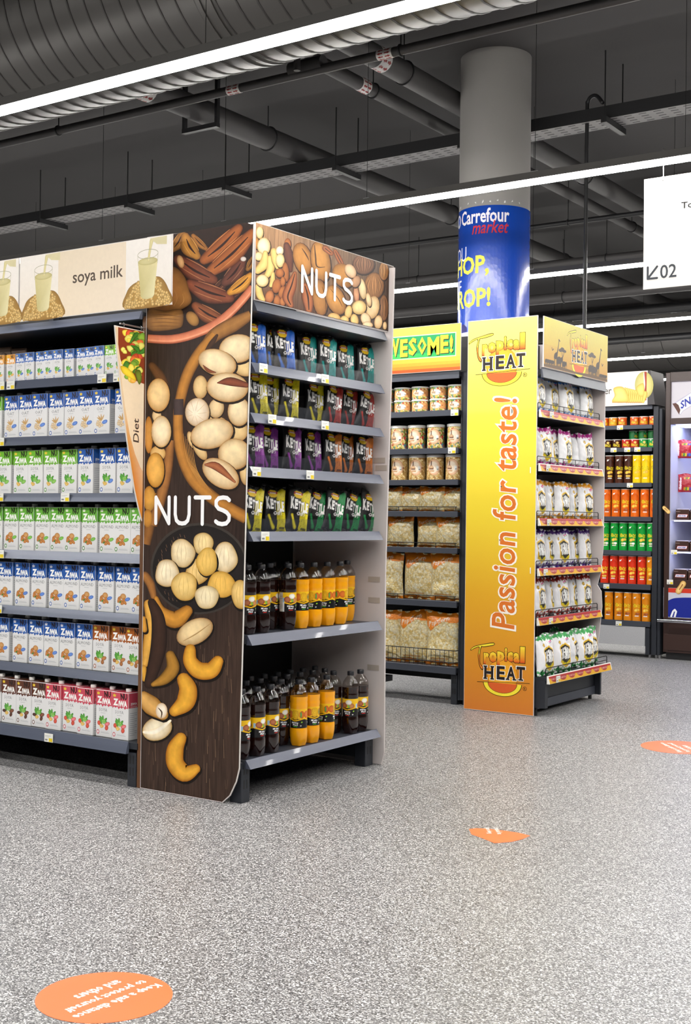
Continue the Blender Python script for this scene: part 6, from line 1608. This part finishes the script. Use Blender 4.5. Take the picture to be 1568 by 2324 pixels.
def peanut(art, cx, cz, s, rot):
    c_, s2 = math.cos(rot), math.sin(rot)
    art.taper([(cx-.5*s*c_, cz-.5*s*s2), (cx, cz), (cx+.5*s*c_, cz+.5*s*s2)], [.7*s, .62*s, .66*s], 'b8883a', 'f0cf8a', n=5); art.taper([(cx-.3*s*c_, cz-.3*s*s2), (cx+.35*s*c_, cz+.35*s*s2)], [.1*s, .16*s], '8a5a24', 'a87038', n=3)
p = P(1545, 1333, y=FY); peanut(nutm, p.x, p.z, .075, 1.0); p = P(1512, 1157, y=FY); peanut(nutm, p.x-.0, p.z, .05, 2.4)
nutm.build('peanut_print', lambda u, v, h: (u, FY-.001-h, v), PRINT, cl)
a = Art(); ZF = lambda x, y: (lambda p: (p.x, p.z))(P(1468+x/6.84, 840+y/6.84, y=FY+.02))
a.T = ZF
a.poly([(395, 520), (440, 495), (684, 345), (900, 215), (900, 420), (684, 560), (560, 640), (520, 695), (500, 690)], 'b8b4c8'); a.poly([(402, 522), (450, 515), (684, 358), (900, 230), (900, 405), (684, 548), (556, 630), (516, 686)], 'f2f2f8'); a.poly([(395, 520), (450, 510), (490, 540), (520, 620), (500, 690)], '5a3a32')
a.fit('SNICKERS', 0, 0, 1, 1, '2a3a9a', fat=.03, shear=.15, quad=[(530, 610), (1120, 290), (1085, 190), (505, 490)], res=1)
a.build('lightbox_print', lambda u, v, h: (u, FY+.02-h, v), PRINT, lb)
# goods inside the cooler
def choc_box(px0, px1, py0, py1, y, label):
    p0 = P(px0, py1, y=y); p1 = P(px1, py0, y=y)
    return p0, p1
SBX = .118; SBH = .088
def sb_art():
    a = Art(); a.rect(.002, .002, SBX-.002, SBH-.002, '3c2620'); a.poly([(.012, .02), (.098, .02), (.106, .046), (.02, .046)], 'c83a3a'); a.poly([(.015, .0225), (.096, .0225), (.103, .0435), (.022, .0435)], 'eef0f6'); a.fit('SNICKERS', .024, .026, .094, .040, '22308a', fat=.04, shear=.15, res=1); a.fit('Snickers', .004, .066, .04, .074, 'd8c8c0', res=1)
    return a.mesh('box_print', front, CARTON)
sbp = [('box_body', MB().box(0, SBX, 0, .16, 0, SBH-.012).mesh('box_body', BR, bevel=.001)), ('box_print', sb_art()), ('wrapped_bars', MB().box(.006, SBX-.006, .01, .15, SBH-.0118, SBH+.004).mesh('wrapped_bars', mat('bar_wrapper', (196, 190, 206), .3, amt=.4, scale=40), bevel=.003))]
for i, (px, py, lb_) in enumerate([(1532, 1178, 'upper shelf'), (1531, 1250.5, 'middle shelf'), (1527, 1316, 'lowest shelf')]):
    z = {0: fz(1179.5)+.0005, 1: fz(1251.5)+.0005, 2: z_in0}[i]; p = P(px, py, y=FY+.05)
    for k in range(3):
        spawn('chocolate_box', sbp, f'brown open box of chocolate bars on the {lb_} of the cooler, '+('left' if k == 0 else 'middle' if k == 1 else 'right')+' one', 'box', (p.x+k*(SBX+.008), FY+.06, z), 0, 'chocolate boxes in the cooler')
def sweet_art():
    w, h = .13, .155; a = Art(); a.rect(-.065, 0, -.03, h, 'b02030'); a.rect(-.03, 0, .065, h, 'a81c2c')
    for i, c in enumerate(('c88a20', '4a8a3a', 'd8c030', '5a3a8a', '3a6ab0')): a.poly([(-.02+.016*i, .015), (-.005+.016*i, .015), (.0+.016*i, .04), (-.016+.016*i, .045)], c); a.poly([(-.015+.016*i, .11), (0+.016*i, .115), (.003+.016*i, .13), (-.012+.016*i, .125)], c)
    a.fit('Skittles', -.058, .02, -.036, .125, 'f4eef0', fat=.05, rot=90, res=1); return a
swm = bag_mesh(.13, .155, .04, sweet_art(), rgb('a81c2c'), 77, FOIL)
for i, (px, py, l_) in enumerate([(1551, 1040, 'upper'), (1556, 1117, 'lower')]):
    p = P(px, py, y=FY+.2)
    for k in range(2):
        o = spawn('sweet_bag', [('bag_body', swm)], f'red bag of fruit sweets hanging on the {l_} hook of the cooler, '+('left' if k == 0 else 'right'), 'sweet bag', (p.x+k*.17, FY+.2, p.z), .25, 'sweet bags in the cooler')
        MB().tube([(p.x+k*.17, FY+.235, p.z+.158), (p.x+k*.17, FY+.549, p.z+.168)], .003, 6).build('peg_hook', STEEL, cl)
for i, (px, py, l_) in enumerate([(1534, 1246, 'middle shelf'), (1527, 1325, 'deck')]):
    p = P(px-8, py, y=FY); price_tag((p.x-.02, FY+.02 if i == 0 else FY-.004, fz(1258) if i == 0 else fz(1326)), 'price tag on the cooler '+l_, 'y')

# ------------------------------------------------------------------ round orange floor stickers
def sticker(c, pts, label, textlines, rot, sc, worn):
    t = thing('floor_sticker', label, 'floor sticker', (c[0], c[1], 0), 0, 'orange distance stickers on the floor')
    mp = lambda u, v, h: (u, v, .0006+h)
    body = MB().prism_z(pts, .0002, .0009).build('sticker_sheet', mat('sticker_orange', (240, 118, 70), .35, amt=.04), t)
    a = Art(); ca, sa = math.cos(rot), math.sin(rot)
    for (s, x0, y0, x1, y1) in textlines:
        a = Art(); q = [(x0, y0), (x1, y0), (x1, y1), (x0, y1)]; a.fit(s, 0, 0, 1, 1, 'f6ece6', fat=.03, res=1, quad=[((ca*x-sa*y)*sc, (sa*x+ca*y)*sc) for x, y in q])
        a.build('lettering_line', lambda u, v, h: (u, v, .0008+h), PRINT, t)
def circ(r, n=48, jag=()):
    return [(r*math.cos(2*math.pi*i/n), r*math.sin(2*math.pi*i/n)) for i in range(n)]
LN = [('Keep a safe distance', -.135, .025, .13, .06), ('to protect yourself', -.13, -.018, .118, .017), ('and others', -.09, -.06, .05, -.026)]
c1 = (-2.172, 2.182)
va1 = P(345, 2240, z=0); vb1 = P(150, 2316, z=0); rot1 = math.atan2(vb1.y-va1.y, vb1.x-va1.x)
sticker(c1, circ(.162), 'round orange floor sticker in the bottom left corner of the picture', LN, rot1, 1.0, [])
px2 = [(1064, 1882), (1080, 1880), (1105, 1881), (1140, 1885), (1175, 1890), (1203, 1897), (1185, 1905), (1160, 1911), (1122, 1914), (1108, 1908), (1090, 1901), (1070, 1894)]
q2 = [P(x, y, z=0) for x, y in px2]; c2 = P(1135, 1897, z=0)
sticker((c2.x, c2.y), [(q.x-c2.x, q.y-c2.y) for q in reversed(q2)], 'worn orange floor sticker lying alone in the middle of the aisle', [('Keep a safe', .03, .02, .12, .045), ('to protect', .02, -.015, .12, .01)], 2.2, 1., [])
c3 = P(1540, 1696, z=0)
sticker((c3.x, c3.y), circ(.19), 'orange floor sticker cut by the right edge of the picture', LN, 2.3, 1.0, [])
